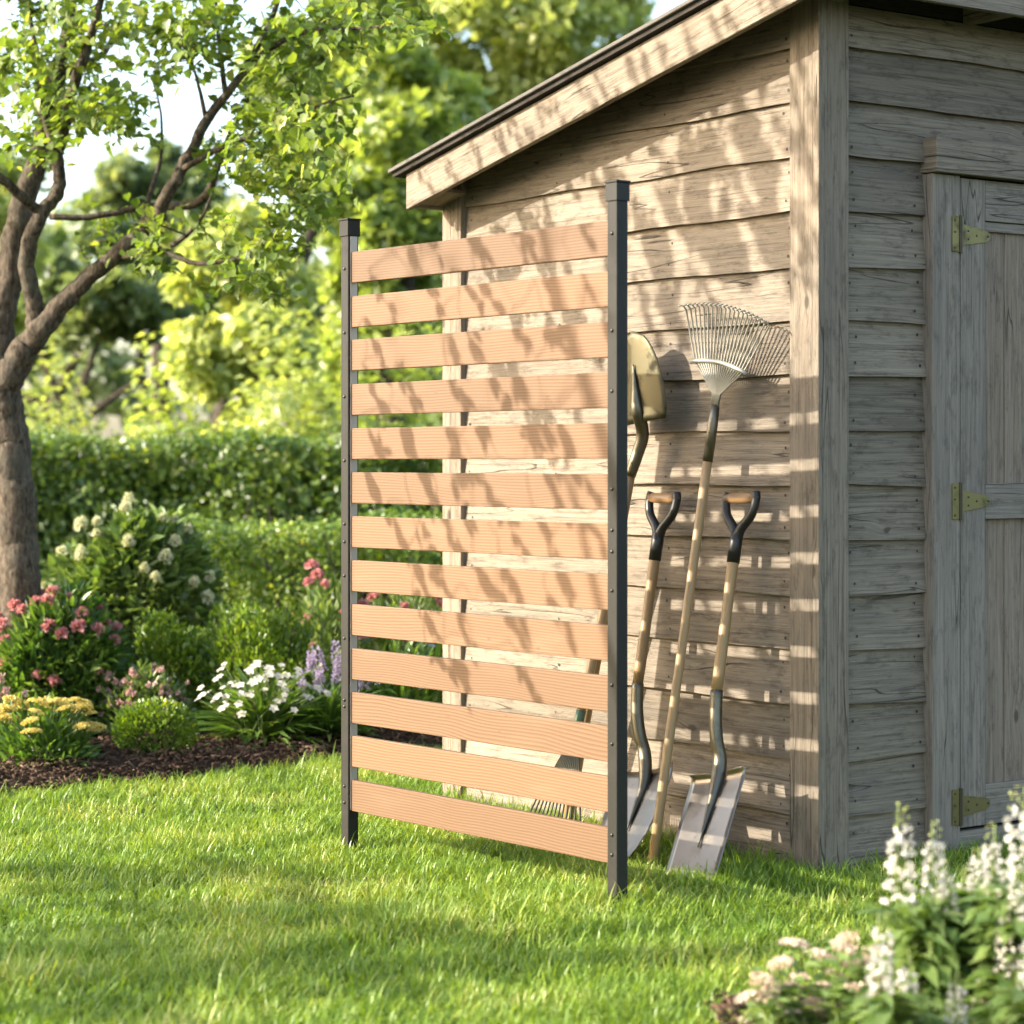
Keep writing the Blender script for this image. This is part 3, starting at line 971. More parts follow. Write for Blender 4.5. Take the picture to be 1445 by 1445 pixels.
def fan_rake(name, label, base, top, plate_end, tip, tines, spread0, spread1, mats, hook, brace_f, shaft_mat='ash', ferr=.16, shaft_r=.0135):
    """shaft base->top, fan plate top->plate_end, tines to tip line"""
    rt = root(name, base if base[2] < top[2] else tip, label, 'rake')
    d = nrm(top - base)
    q = MB(8)
    e = top - d * ferr
    q.tube([base + (e - base) * k_ / 8 for k_ in range(9)], [shaft_r * (1 + .03 * math.sin(k_)) for k_ in range(9)], 12)
    q.build('handle', M[shaft_mat], rt, smooth=True)
    q = MB()
    q.tube([e - d * .006, top - d * .05, top], [shaft_r * 1.12, shaft_r * 1.12, shaft_r * .95], 12)
    q.build('ferrule', M[mats[0]], rt, smooth=True)
    ax = nrm(tip - top)
    gx = nrm(-W1D - ax * np.dot(-W1D, ax))
    no = np.cross(gx, ax)
    if np.dot(no, W1N) < 0: no = -no
    LT, LP = np.linalg.norm(tip - top), np.linalg.norm(plate_end - top)
    hw0, hwp = .014, spread0
    q = MB()
    out = [(-hw0, -.012), (hw0, -.012), (hwp, LP), (-hwp, LP)]
    q.plate(out, (top - no * .001, gx, ax, no), .003)
    pl = q.build('fan_plate', M[mats[1]], rt)
    q = MB()
    for k_ in range(tines):
        f = -1 + 2 * k_ / (tines - 1)
        lt = LT * (1 - .085 * f * f)
        p0 = top + gx * hw0 * f * .9 + ax * .0 + no * .0035
        p1 = top + gx * hwp * f + ax * LP + no * .0035
        p2 = top + gx * (spread1 * .60) * f + ax * (lt * .455) + no * .006
        p3 = top + gx * spread1 * f + ax * lt + no * .002
        p4 = p3 + no * hook * .5 + ax * hook * .42
        p5 = p3 + no * hook + ax * hook * .30
        q.tube([p0, p1, p2, p3, p4, p5], [.0016, .002, .0031, .003, .0027, .0022], 6)
    q.build('tines', M[mats[2]], rt, smooth=True)
    if brace_f:
        lb = LT * brace_f
        w = (hwp + (spread1 - hwp) * max(0, (lb - LP) / (LT - LP))) if lb > LP else hwp * lb / LP
        q = MB()
        w = spread1 * .60
        arc = [top + gx * (w + .014) * f + ax * (lb - .016 * f * f) + no * .010 for f in np.linspace(-1, 1, 13)]
        for a_, b_ in ((.0065, 0),):
            q.tube(arc, .0068, 8)
        q.build('brace', M[mats[2]], rt, smooth=True)
    return rt


fan_rake('leaf_rake', 'fan-shaped leaf rake leaning tines up on a long pale wooden handle', at(919, 1227, 6.52), at(1009.5, 572, 6.69), at(1011.5, 555, 6.685), at(1028, 437, 6.655),
         20, .018, .184, ('socket', 'rake_plate', 'rake_paint'), .03, .45)
fan_rake('leaf_rake', 'green metal leaf rake standing tines down behind the slatted screen', at(868, 790, 6.98), at(812, 1040, 6.93), at(801, 1085, 6.90), at(775, 1184, 6.84),
         13, .058, .135, ('green_paint', 'green_paint', 'socket'), .012, 0, 'ash', .075)

# ------------------------------------------------------------------ trees


def grow(base, attr, seed, r_tip=.0022, k_len=.02, rmax=.7, segs=4, sag=0.06):
    """base: list of (points, radii) polylines; every attractor is reached by a twig from the nearest existing wood."""
    r = np.random.default_rng(seed)
    lines = []
    nodes, nr = [], []
    for pts, rad in base:
        s = spline(pts, 5)
        rr = .92 * np.interp(np.linspace(0, 1, len(s)), np.linspace(0, 1, len(rad)), rad)
        wob = r.normal(0, 1, (len(s), 3)) * (rr * .10)[:, None]
        wob[0] = 0
        lines.append((s + wob, rr))
        nodes += list(s); nr += list(rr)
    nodes = list(nodes)
    attr = np.asarray(attr)
    B = np.array(nodes)
    d0 = np.min(np.linalg.norm(attr[:, None, :] - B[None], axis=2), axis=1)
    tips = []
    for i in np.argsort(d0):
        a = attr[i]
        B = np.array(nodes)
        dd = np.linalg.norm(B - a, axis=1) + np.where(np.array(nr) < .004, .05, 0)
        j = int(np.argmin(dd))
        p, L = B[j], np.linalg.norm(B[j] - a)
        if L < .02:
            tips.append((a, nrm(r.normal(size=3)), 0)); continue
        r0 = min(nr[j] * rmax, r_tip + k_len * L)
        mid = [p + (a - p) * f + r.normal(0, L * .06, 3) + UP * L * sag * math.sin(math.pi * f) for f in np.linspace(0, 1, segs + 1)[1:-1]]
        s = spline([p] + mid + [a], 3)
        rr = np.linspace(r0, r_tip, len(s))
        lines.append((s, rr))
        nodes += list(s[2:]); nr += list(rr[2:])
        tips.append((a, nrm(s[-1] - s[-3]), L))
    return lines, tips


def wood(name, lines, mat, parent, big=.02):
    q = MB(3)
    for s, rr in lines:
        if rr[0] > big * .9 and len(s) > 8:                        # thick wood gets a knobbly, ridged surface
            tt = np.linspace(0, len(s) - 1, len(s) * 3)
            s2 = np.stack([np.interp(tt, np.arange(len(s)), s[:, c_]) for c_ in range(3)], 1)
            q.tube(s2, np.interp(tt, np.arange(len(s)), rr), 18, cap=True, rough=.045)
            continue
        sides = 12 if rr[0] > big * 2 else (8 if rr[0] > big * .5 else 5)
        q.tube(s, rr, sides, cap=True)
    return q.build(name, mat, parent, smooth=True)


# --- the tree at the left of the lawn
TY = 9.5


def tp(px, py, dy=0.0): return at(px, py, TY + dy)
def pr(*r): return [x_ / (F / TY) for x_ in r]


base = [
    ([V(*(tp(34, 1060))[:2], -.05), tp(33, 1000), tp(31, 850), tp(25, 720), tp(12, 610), tp(3, 540), tp(0, 470), tp(12, 390), tp(26, 310), tp(48, 235), tp(72, 140), tp(96, 40), tp(110, -80), tp(130, -260)],
     pr(46, 36, 33, 31, 28, 27, 23, 21, 19, 16, 12, 10, 7, 4)),
    ([tp(0, 556), tp(26, 505, -.05), tp(62, 458, -.1), tp(114, 401, -.15), tp(156, 367, -.2), tp(194, 332, -.22), tp(221, 304, -.25), tp(239, 270, -.3), tp(263, 228, -.3), tp(294, 166, -.35), tp(332, 118, -.4), tp(363, 66, -.4), tp(388, 14, -.4), tp(410, -80, -.4)],
     pr(27, 22, 17, 13, 12, 11, 10, 9.5, 8.5, 7.5, 6, 5, 4, 3)),
    ([tp(52, 470, -.08), tp(48, 429, -.1), tp(38, 374, -.15), tp(45, 329, -.2), tp(62, 298, -.2), tp(83, 268, -.2), tp(81, 228, -.2), tp(74, 200, -.2), tp(62, 160, -.2), tp(52, 90, -.2), tp(40, 0, -.2)],
     pr(15, 13.5, 12.5, 12, 11, 10, 9, 7, 5, 4, 3)),
    ([tp(56, 300, -.2), tp(25, 272, -.3), tp(0, 250, -.35), tp(-40, 225, -.4), tp(-90, 180, -.4)], pr(8.5, 7.5, 6.5, 5, 3)),
    ([tp(70, 306, .1), tp(125, 307, .1), tp(175, 297, .1), tp(220, 290, .1), tp(262, 290, .05), tp(292, 275, 0), tp(309, 228, -.1), tp(330, 180, -.1), tp(350, 140, -.1)], pr(5, 5, 5, 6, 7, 7, 5.5, 4.5, 3)),
    ([tp(165, 363, -.2), tp(225, 353, -.35), tp(263, 332, -.45), tp(288, 302, -.5), tp(300, 270, -.5)], pr(6, 5, 3.5, 2.3, 1.4)),
    ([tp(228, 354, -.35), tp(280, 372, -.45), tp(350, 362, -.55), tp(388, 345, -.6)], pr(4, 3.4, 2.2, 1.2)),
    ([tp(256, 240, -.3), tp(311, 208, -.5), tp(363, 189, -.6), tp(450, 149, -.7), tp(500, 135, -.75)], pr(5, 4.2, 3.2, 2.2, 1.2)),
    ([tp(197, 330, -.22), tp(215, 263, -.1), tp(227, 221, 0), tp(227, 160, .05), tp(215, 110, .1)], pr(5.5, 4, 3, 2, 1.2)),
    ([tp(78, 236, -.1), tp(86, 194, -.2), tp(104, 121, -.3), tp(125, 62, -.35), tp(142, 0, -.4), tp(160, -90, -.4)], pr(10, 9.5, 8.5, 7, 5, 3)),
    ([tp(75, 110, 0), tp(140, 80, .1), tp(165, 40, .2), tp(200, -40, .2)], pr(7, 5, 4, 2)),
    ([tp(335, 112, -.4), tp(380, 69, -.5), tp(432, 45, -.6), tp(484, 41, -.7), tp(560, 36, -.8), tp(615, 30, -.8)], pr(5, 4.5, 3.4, 2.4, 1.6, 1)),
    ([tp(318, 130, -.38), tp(310, 70, -.3), tp(306, 20, -.3), tp(300, -60, -.3)], pr(4.5, 3.5, 2.5, 1.5)),
    ([tp(291, 170, -.34), tp(280, 120, -.4), tp(262, 60, -.4)], pr(4, 2.6, 1.4)),
    ([tp(10, 395), tp(-60, 300, .2), tp(-150, 200, .4), tp(-250, 90, .5), tp(-330, -80, .6)], pr(17, 14, 11, 8, 4)),
]
rng = np.random.default_rng(21)
att = []
for (px, py, sx, sy, k_, dy) in [
    (55, 50, 60, 50, 24, -.2), (190, 50, 70, 40, 28, -.3), (330, 55, 60, 38, 34, -.4), (440, 50, 50, 32, 26, -.6), (520, 40, 34, 17, 12, -.75), (600, 30, 24, 12, 6, -.8),
    (400, 150, 42, 30, 22, -.6), (450, 205, 36, 25, 16, -.7), (375, 240, 36, 30, 22, -.5), (410, 290, 36, 20, 16, -.55), (320, 180, 22, 30, 10, -.4), (470, 250, 20, 14, 5, -.7),
    (345, 405, 22, 16, 7, -.6), (400, 350, 16, 14, 5, -.6), (310, 335, 24, 16, 6, -.5), (370, 392, 20, 14, 4, -.6), (215, 375, 22, 10, 5, -.3), (150, 322, 30, 12, 6, .1), (215, 330, 20, 10, 4, .0),
    (60, 140, 45, 28, 18, -.3), (125, 165, 40, 22, 14, -.35), (170, 150, 30, 22, 10, -.3), (40, 205, 36, 16, 8, -.3), (190, 185, 18, 12, 5, 0), (240, 20, 50, 25, 14, -.3),
    (10, 130, 30, 50, 9, -.2), (100, -120, 160, 70, 36, 0), (330, -110, 130, 50, 34, -.3), (180, -280, 180, 80, 36, 0), (-140, 100, 90, 110, 36, .2), (-250, 30, 90, 120, 30, .5), (-200, -200, 130, 100, 30, .3), (480, -60, 80, 30, 12, -.5)]:
    for _ in range(int(k_ * 1.25)):
        att.append(at(px + rng.normal(0, sx), py + rng.normal(0, sy), TY + dy + rng.normal(0, .35)))
lines, tips = grow(base, att, 5, r_tip=.0016, k_len=.011, rmax=.6)
tree = root('broadleaf_tree', tp(34, 1045) * V(1, 1, 0), 'spreading broadleaf tree with a forked leaning trunk at the left edge of the bed', 'tree')
wood('trunk', lines, M['bark'], tree)
P, D, N = [], [], []
for a, dr, L in tips:
    k_ = int(rng.integers(8, 16))
    for i in range(k_):
        back = -dr * rng.uniform(0, min(.16, L + .03))
        P.append(a + back + rng.normal(0, .03, 3))
        dd = dr * .5 + rng.normal(0, .6, 3) - UP * .35
        D.append(dd)
P, D = np.array(P), np.array(D)
N = rdir(rng, len(P)) * .55 + UP + V(-.35, -.1, 0)
Ls = rng.uniform(.030, .058, len(P))
scatter('crown', LOBED, P, D, N, Ls, Ls * rng.uniform(.75, .95, len(P)), M['tree_leaf'], tree)


# --- trees beyond the hedges
def far_tree(name, label, px, Y, tr, ell, nclump, rc, nleaf, leaf, mat, seed, tip_px=None, fork=.45, group='trees beyond the hedges', forks=(), bk='bark_dark'):
    r = np.random.default_rng(seed)
    cx, cy, rx, ry = ell
    c = at(cx, cy, Y)
    R = V(rx / F * Y, rx / F * Y * .8, ry / F * Y)
    pts = []
    while len(pts) < nclump:
        u = r.uniform(-1, 1, 3)
        l_ = np.linalg.norm(u)
        if .25 < l_ < 1: pts.append(c + u * R * .88)
    pts = np.array(pts)
    b0 = at(px, HY, Y) * V(1, 1, 0)
    topz = c[2] + R[2] * .4
    tpts = [b0 + V(0, 0, -.1), b0 + V(r.normal(0, .05), 0, topz * .2), b0 + V(r.normal(0, .15), r.normal(0, .15), topz * .45) + (c - b0) * V(.2, 0, 0), (c + b0) / 2 * V(1, 1, 0) + UP * topz * .72, c * V(1, 1, 0) + UP * topz]
    base_ = [(tpts, [tr * 1.25, tr, tr * .8, tr * .5, tr * .2])]
    for fk in forks:
        base_.append(([at(a_, b_, Y) for a_, b_ in fk], [tr * .75, tr * .5, tr * .28]))
    lines_, tips_ = grow(base_, pts, seed + 1, r_tip=.012, k_len=.03, rmax=.62)
    t = root(name, b0, label, 'tree', group)
    wood('trunk', lines_, M[bk], t, .05)
    ci = r.integers(0, nclump, nleaf)
    rr = rc / F * Y * r.uniform(.6, 1.3, nclump)
    off = rdir(r, nleaf) * (r.uniform(0, 1, nleaf) ** .45)[:, None] * rr[ci][:, None]
    off[:, 2] *= .75
    P_ = pts[ci] + off
    D_, N_ = leaf_frames(r, nleaf, .7, .3, V(-.3, -.2, 0))
    L_ = leaf * r.uniform(.65, 1.3, nleaf)
    scatter('crown', RHOMB, P_, D_, N_, L_, L_ * r.uniform(.6, .85, nleaf), M[mat], t)
    return t


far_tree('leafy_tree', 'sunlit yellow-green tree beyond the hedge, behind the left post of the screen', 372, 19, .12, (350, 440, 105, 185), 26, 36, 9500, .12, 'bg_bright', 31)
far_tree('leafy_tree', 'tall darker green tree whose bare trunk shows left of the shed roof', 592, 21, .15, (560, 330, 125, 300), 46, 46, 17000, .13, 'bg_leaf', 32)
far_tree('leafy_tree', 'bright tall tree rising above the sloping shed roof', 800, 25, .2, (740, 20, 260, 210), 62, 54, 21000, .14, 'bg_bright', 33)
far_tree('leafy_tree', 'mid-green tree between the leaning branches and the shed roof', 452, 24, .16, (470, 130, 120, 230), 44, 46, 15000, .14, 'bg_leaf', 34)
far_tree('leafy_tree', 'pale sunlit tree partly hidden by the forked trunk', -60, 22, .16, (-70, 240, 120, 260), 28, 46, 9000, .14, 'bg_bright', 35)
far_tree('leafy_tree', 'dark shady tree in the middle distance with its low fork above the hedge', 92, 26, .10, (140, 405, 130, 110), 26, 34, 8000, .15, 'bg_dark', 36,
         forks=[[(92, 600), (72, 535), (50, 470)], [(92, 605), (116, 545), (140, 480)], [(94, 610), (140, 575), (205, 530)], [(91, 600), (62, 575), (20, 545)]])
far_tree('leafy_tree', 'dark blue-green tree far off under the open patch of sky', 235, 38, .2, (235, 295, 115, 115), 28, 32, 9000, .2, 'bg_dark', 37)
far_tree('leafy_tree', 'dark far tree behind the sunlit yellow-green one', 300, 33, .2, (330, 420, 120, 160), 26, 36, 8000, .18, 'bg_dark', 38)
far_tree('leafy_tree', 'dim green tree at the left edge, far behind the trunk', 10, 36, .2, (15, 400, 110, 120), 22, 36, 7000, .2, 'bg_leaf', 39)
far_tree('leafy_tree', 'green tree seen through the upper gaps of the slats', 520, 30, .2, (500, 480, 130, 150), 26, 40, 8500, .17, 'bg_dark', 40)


def bush_far(label, px, Y, w, h, mat, seed, n_=3500, leaf=.1):
    r = np.random.default_rng(seed)
    b = V((px - CX) / F * Y, Y, 0)
    t = root('bush', b, label, 'bush', 'bushes behind the hedges')
    u = rdir(r, n_) * (r.uniform(.35, 1, n_) ** .5)[:, None]
    u[:, 2] = np.abs(u[:, 2])
    lump = 1 + .22 * np.sin(u[:, 0] * 7 + seed) + .15 * np.sin(u[:, 2] * 9 + u[:, 1] * 5)
    P_ = b + u * V(w, w * .7, h) * lump[:, None]
    D_, N_ = leaf_frames(r, n_, .6, .1, u * 1.2)
    L_ = leaf * r.uniform(.6, 1.2, n_)
    scatter('foliage', RHOMB, P_, D_, N_, L_, L_ * .6, M[mat], t)
    q = MB()
    for i in range(9):
        e = b + V(*(rdir(r, 1)[0] * V(w * .6, w * .4, .1))); e[2] = h * r.uniform(.5, .8)
        q.tube(spline([b + r.normal(0, .05, 3) * V(1, 1, 0), (b + e) / 2 + r.normal(0, .05, 3), e], 3), [.02, .018, .016, .013, .01, .008, .006], 5)
    q.build('stems', M['bark_dark'], t)
    return t


bush_far('low yellow-green bush showing above the hedge left of the screen', 400, 16.8, .8, 1.9, 'bg_bright', 71, 4200)
bush_far('rounded green bush above the hedge between forked tree and screen', 260, 18.2, .9, 1.65, 'bg_leaf', 72, 4000)
bush_far('low dark green bush just topping the hedge to the right of the forked trunk', 150, 21, 1.1, 1.42, 'bg_dark', 73, 4000)
bush_far('green bush above the hedge seen through the slats', 560, 17.5, 1.0, 2.0, 'bg_leaf', 74, 4200)
bush_far('bright bush above the hedge at the left picture edge', 20, 19, 1.0, 1.7, 'bg_bright', 75, 3600)

r = np.random.default_rng(55)
P_, tr_ = [], MB(9)
for i in range(46):
    X0, Y0 = r.uniform(-34, 40), r.uniform(50, 66)
    hh, ww = r.uniform(5.5, 9.5), r.uniform(1.6, 2.8)
    for _ in range(9):
        c_ = V(X0 + r.normal(0, ww * .5), Y0 + r.normal(0, ww * .4), hh * r.uniform(.15, .9))
        P_.append(c_ + rdir(r, 95) * (r.uniform(0, 1, 95) ** .4)[:, None] * V(1, 1, .8) * r.uniform(.7, 1.3))
    tr_.tube([V(X0, Y0, -.1), V(X0 + .1, Y0, hh * .4), V(X0, Y0, hh * .8)], [.2, .14, .05], 6)
P_ = np.vstack(P_)
D_, N_ = leaf_frames(r, len(P_), .7, .3, V(-.3, -.2, 0))
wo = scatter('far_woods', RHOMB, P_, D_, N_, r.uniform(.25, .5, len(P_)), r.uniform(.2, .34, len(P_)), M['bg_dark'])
tag(wo, 'distant line of woods closing the view beyond the garden', 'woods', kind='stuff')
tr_.build('trunks', M['bark_dark'], wo)

# --- the tree out on the left whose branches throw the dappled shade
rng = np.random.default_rng(77)
att, kinds = [], []


def shade_from(Q, s): return Q + TOSUN * s


def screen_pt(px, py):
    k = (px - CX) / F
    t = (k * SLP[1] - SLP[0]) / (SE[0] - k * SE[1])
    p = SLP + SE * t
    return V(p[0], p[1], EYE + (HY - py) / F * p[1])


def wall_pt(px, py, n=0.0):
    p, _ = wall1_at(px, n)
    return V(p[0], p[1], EYE + (HY - py) / F * p[1])


TW = []                                                            # drooping sprays: (start, end, leaves)
rows = [(335, 5), (420, 6), (490, 5), (552, 6), (625, 7), (690, 6), (750, 6), (815, 5), (880, 4), (945, 3)]
for py, k_ in rows:
    for i in range(k_):
        x0, x1 = (520, 845) if py < 800 else (560, 800)
        px = x0 + (x1 - x0) * (i + rng.uniform(.05, .95)) / k_
        TW.append((screen_pt(px - 16, py - 38), screen_pt(px + 18, py + 34), int(rng.integers(9, 14)), None))
for (px, py, sx, sy, k_) in [(905, 330, 14, 34, 6), (960, 300, 14, 40, 8), (1010, 330, 12, 44, 8), (1065, 270, 14, 46, 9), (1088, 345, 10, 26, 5), (920, 425, 14, 18, 4),
                            (760, 330, 22, 20, 5), (840, 300, 12, 30, 4), (700, 400, 20, 14, 4), (800, 440, 24, 14, 5), (1040, 190, 20, 24, 5), (960, 215, 18, 14, 4), (690, 520, 20, 12, 4), (780, 590, 24, 10, 4)]:
    for _ in range(int(k_ * 1.25)):                                # the gable wall
        qx, qy = px + rng.normal(0, sx), py + rng.normal(0, sy)
        TW.append((wall_pt(qx - 13, qy - 36), wall_pt(qx + 17, qy + 34), int(rng.integers(14, 22)), None))
for i in range(17):
    px = 600 + i * 31 + rng.uniform(-10, 10)
    py = np.interp(px, [575, 1114], [265, -20])
    TW.append((wall_pt(px - 6, py - 22, .15), wall_pt(px + 16, py + 20, .15), 6, None))
for _ in range(12):
    px, py = rng.uniform(1115, 1155), rng.uniform(100, 420)
    TW.append((wall_pt(px - 14, py - 40), wall_pt(px + 14, py + 40), 7, None))
for (px, py, sx, sy, k_) in [(60, 1232, 80, 6, 9), (220, 1228, 90, 6, 11), (360, 1238, 50, 7, 6), (180, 1290, 70, 9, 11), (330, 1290, 80, 9, 12), (470, 1300, 60, 8, 9), (570, 1312, 50, 8, 5),
                            (60, 1345, 60, 12, 11), (180, 1340, 70, 12, 12), (290, 1350, 50, 12, 7), (430, 1378, 60, 8, 8), (540, 1368, 40, 8, 5), (50, 1425, 60, 8, 6)]:
    for _ in range(int(k_ * 1.5)):
        q = gnd(px + rng.normal(0, sx), py + rng.normal(0, sy))
        d = rdir(rng, 1)[0] * .13
        TW.append((q + UP * .03, q + d * V(1, 1, 0) + UP * .03, int(rng.integers(40, 56)), rng.uniform(2.9, 4.0)))
starts = []
P, D = [], []
sl_lines = []
for a, b, k_, s in TW:
    if s is None: s = (a[0] + 1.8) / .908 + rng.uniform(0, .55)      # just beyond the left edge of the view
    A_, B_ = shade_from(a, s), shade_from(b, s)
    B_ = B_ + V(rng.normal(0, .05), 0, 0)
    starts.append(A_)
    ln = spline([A_, (A_ + B_) / 2 + rng.normal(0, .01, 3), B_], 3)
    sl_lines.append((ln, np.linspace(.003, .0015, len(ln))))
    for i in range(k_):
        f = rng.uniform(.0, 1)
        P.append(A_ + (B_ - A_) * f + rng.normal(0, .008, 3))
        D.append(nrm(B_ - A_) + rng.normal(0, .22, 3))
tb = V(-4.9, 4.55, 0)
base = [([tb - UP * .1, tb + V(.03, .02, .8), tb + V(.06, .06, 1.8), tb + V(.1, .2, 2.8), tb + V(.15, .4, 4.0), tb + V(.2, .6, 5.4)], [.16, .12, .10, .085, .06, .02]),
        ([tb + V(.06, .05, 1.5), tb + V(.5, .4, 1.95), tb + V(1.0, .8, 2.3), tb + V(1.6, 1.1, 2.6)], [.06, .04, .025, .01]),
        ([tb + V(.08, .12, 2.3), tb + V(.5, .6, 2.8), tb + V(1.0, 1.0, 3.2), tb + V(1.5, 1.3, 3.6)], [.06, .04, .025, .01]),
        ([tb + V(.1, .2, 3.0), tb + V(-.6, -.2, 4.2), tb + V(-1.3, -.4, 5.2)], [.06, .04, .015])]
extra = [tb + V(rng.uniform(-2.2, 1.5), rng.uniform(-2.0, 1.6), rng.uniform(4.6, 6.6)) for _ in range(60)]
lines, tips = grow(base, starts + extra, 78, r_tip=.0025, k_len=.007, rmax=.55)
for e in extra:
    for _ in range(14):
        P.append(e + rng.normal(0, .16, 3)); D.append(rng.normal(0, 1, 3))
st = root('shade_tree', tb, 'tall leafy tree standing out on the lawn to the left that shades the screen', 'tree')
wood('trunk', lines + sl_lines, M['bark'], st)
P, D = np.array(P), np.array(D)
N = rdir(rng, len(P)) * .6 + V(-.8, -.1, .5)
Ls = rng.uniform(.05, .085, len(P))
scatter('crown', OVATE, P, D, N, Ls, Ls * .46, M['shade_leaf'], st)

# ------------------------------------------------------------------ hedges and shrubs


def hedge(label, x0, x1, Y, dep, h, leaf, dens, mat, seed):
    r = np.random.default_rng(seed)
    t = root('hedge', V((x0 + x1) / 2, Y + dep / 2, 0), label, 'hedge', 'clipped hedges behind the flower bed')
    area_f, area_t = (x1 - x0) * h, (x1 - x0) * dep
    nf, nt_ = int(area_f * dens), int(area_t * dens * .9)
    xs_, zs_ = r.uniform(x0, x1, nf), h * r.uniform(0, 1, nf)
    bulge = .05 * np.sin(xs_ * 3.1 + seed) + .04 * np.sin(xs_ * 7.7) + .03 * np.sin(zs_ * 11 + xs_ * 4)
    dpt = np.abs(r.normal(0, .075, nf))
    F_ = np.stack([xs_, Y + bulge + dpt - .02 + .10 * (zs_ / h) ** 3, zs_], 1)
    xt, yt = r.uniform(x0, x1, nt_), r.uniform(0, dep, nt_)
    ztop = h + .035 * np.sin(xt * 4.3 + seed) + .025 * np.sin(xt * 11 + yt * 6) - np.abs(r.normal(0, .05, nt_)) - .07 * np.exp(-yt / .06)
    sprout = r.uniform(0, 1, nt_) < .07
    ztop = ztop + sprout * r.uniform(0, leaf * 2.2, nt_)
    T_ = np.stack([xt, Y + yt, ztop], 1)
    nb = int((h * dep) * dens)
    E_ = []
    for xe, sg in ((x0, -1), (x1, 1)):
        E_.append(np.stack([np.full(nb, xe) - sg * np.abs(r.normal(0, .06, nb)), Y + r.uniform(0, dep, nb), h * r.uniform(0, 1, nb)], 1))
    P_ = np.vstack([F_, T_] + E_)
    lean = np.vstack([np.tile(V(0, -1.0, .2), (nf, 1)), np.tile(V(0, -.2, 1.0), (nt_, 1)), np.tile(V(-.8, 0, .2), (nb, 1)), np.tile(V(.8, 0, .2), (nb, 1))])
    D_, N_ = leaf_frames(r, len(P_), .15, -.25, lean)
    L_ = leaf * r.uniform(.65, 1.25, len(P_))
    scatter('foliage', OVATE, P_, D_, N_, L_, L_ * r.uniform(.5, .65, len(P_)), M[mat], t)
    # woody inside: a dense tangle of stems
    q = MB(seed)
    ns = int((x1 - x0) * 16)
    for i in range(ns):
        b = V(r.uniform(x0 + .05, x1 - .05), Y + dep * r.uniform(.3, .8), 0)
        for _ in range(3):
            e = b + V(r.normal(0, .13), r.normal(0, dep * .22), h * r.uniform(.65, .93))
            q.tube([b, (b + e) / 2 + r.normal(0, .03, 3), e], [.013, .009, .004], 4, cap=False)
    q.build('stems', M['bark_dark'], t)
    r2 = MB(seed + 1)
    xx = np.linspace(x0 + .12, x1 - .12, int((x1 - x0) * 5))
    for sgn in (0, 1):
        pass
    n_in = int((x1 - x0) * dep * h * 2600)
    Pi = np.stack([r.uniform(x0 + .05, x1 - .05, n_in), Y + r.uniform(.14, dep - .05, n_in), r.uniform(0, h - .12, n_in)], 1)
    Di, Ni = leaf_frames(r, n_in, .2, 0, V(0, -.6, 0))
    scatter('inner_foliage', RHOMB, Pi, Di, Ni, leaf * 1.9, leaf * 1.2, M[mat], t)
    return t


hedge('tall clipped dark green hedge, the farther of the two behind the bed', -6.5, 3.2, 15.2, .9, 1.27, .055, 2000, 'hedge_leaf', 91)
hedge('low clipped box hedge nearer the bed, in front of the taller hedge', -1.78, 2.2, 12.2, .75, .80, .034, 3000, 'box_leaf', 92)


def dome(r, n_, c, rx, ry, h, inner=.55, lump=.0, ph=0):
    u = rdir(r, n_)
    u[:, 2] = np.abs(u[:, 2])
    rad = r.uniform(inner, 1, n_) ** .6
    l_ = 1 + lump * np.sin(u[:, 0] * 6 + ph) * np.cos(u[:, 1] * 5 + ph) + lump * .7 * np.sin(u[:, 2] * 8 + u[:, 0] * 4 + ph)
    return c + u * (rad * l_)[:, None] * V(rx, ry, h), u


def boxwood(label, px, py, rx, h, n_, leaf, seed, inner=.5, lump=.1, ball=False):
    r = np.random.default_rng(seed)
    c = gnd(px, py)
    t = root('boxwood_bush', c, label, 'bush', 'rounded boxwood bushes in the bed')
    if ball:
        u = rdir(r, n_)
        P_ = c + UP * h * .5 + u * (r.uniform(.55, 1.0, n_) ** .5)[:, None] * V(rx, rx, h * .52)
        P_[:, 2] = np.maximum(P_[:, 2], .02)
    else:
        P_, u = dome(r, n_, c, rx, rx * .9, h, inner, lump, seed)
    D_ = u + rdir(r, n_) * .7 + UP * .5
    N_ = rdir(r, n_) + UP * .5 + u * .3
    L_ = leaf * r.uniform(.7, 1.25, n_)
    scatter('foliage', OVATE, P_, D_, N_, L_, L_ * .58, M['box_leaf'], t)
    q = MB(seed)
    for i in range(26):
        e = c + rdir(r, 1)[0] * V(rx, rx, 0) * .7 + UP * h * r.uniform(.35, .85)
        q.tube([c + r.normal(0, .02, 3) * V(1, 1, 0), (c + e) / 2 + r.normal(0, .015, 3), e], [.008, .005, .002], 4, cap=False)
    q.build('stems', M['bark_dark'], t)
    return t


boxwood('small round boxwood ball at the front edge of the bed', 219, 1072, .155, .215, 3600, .021, 101, ball=True)
boxwood('rounded boxwood mound behind the blush pink flowers', 240, 1032, .25, .47, 5200, .03, 102, .45, .12)
boxwood('larger rounded boxwood mound behind the white flowers', 372, 1035, .34, .54, 8000, .03, 103, .45, .12)


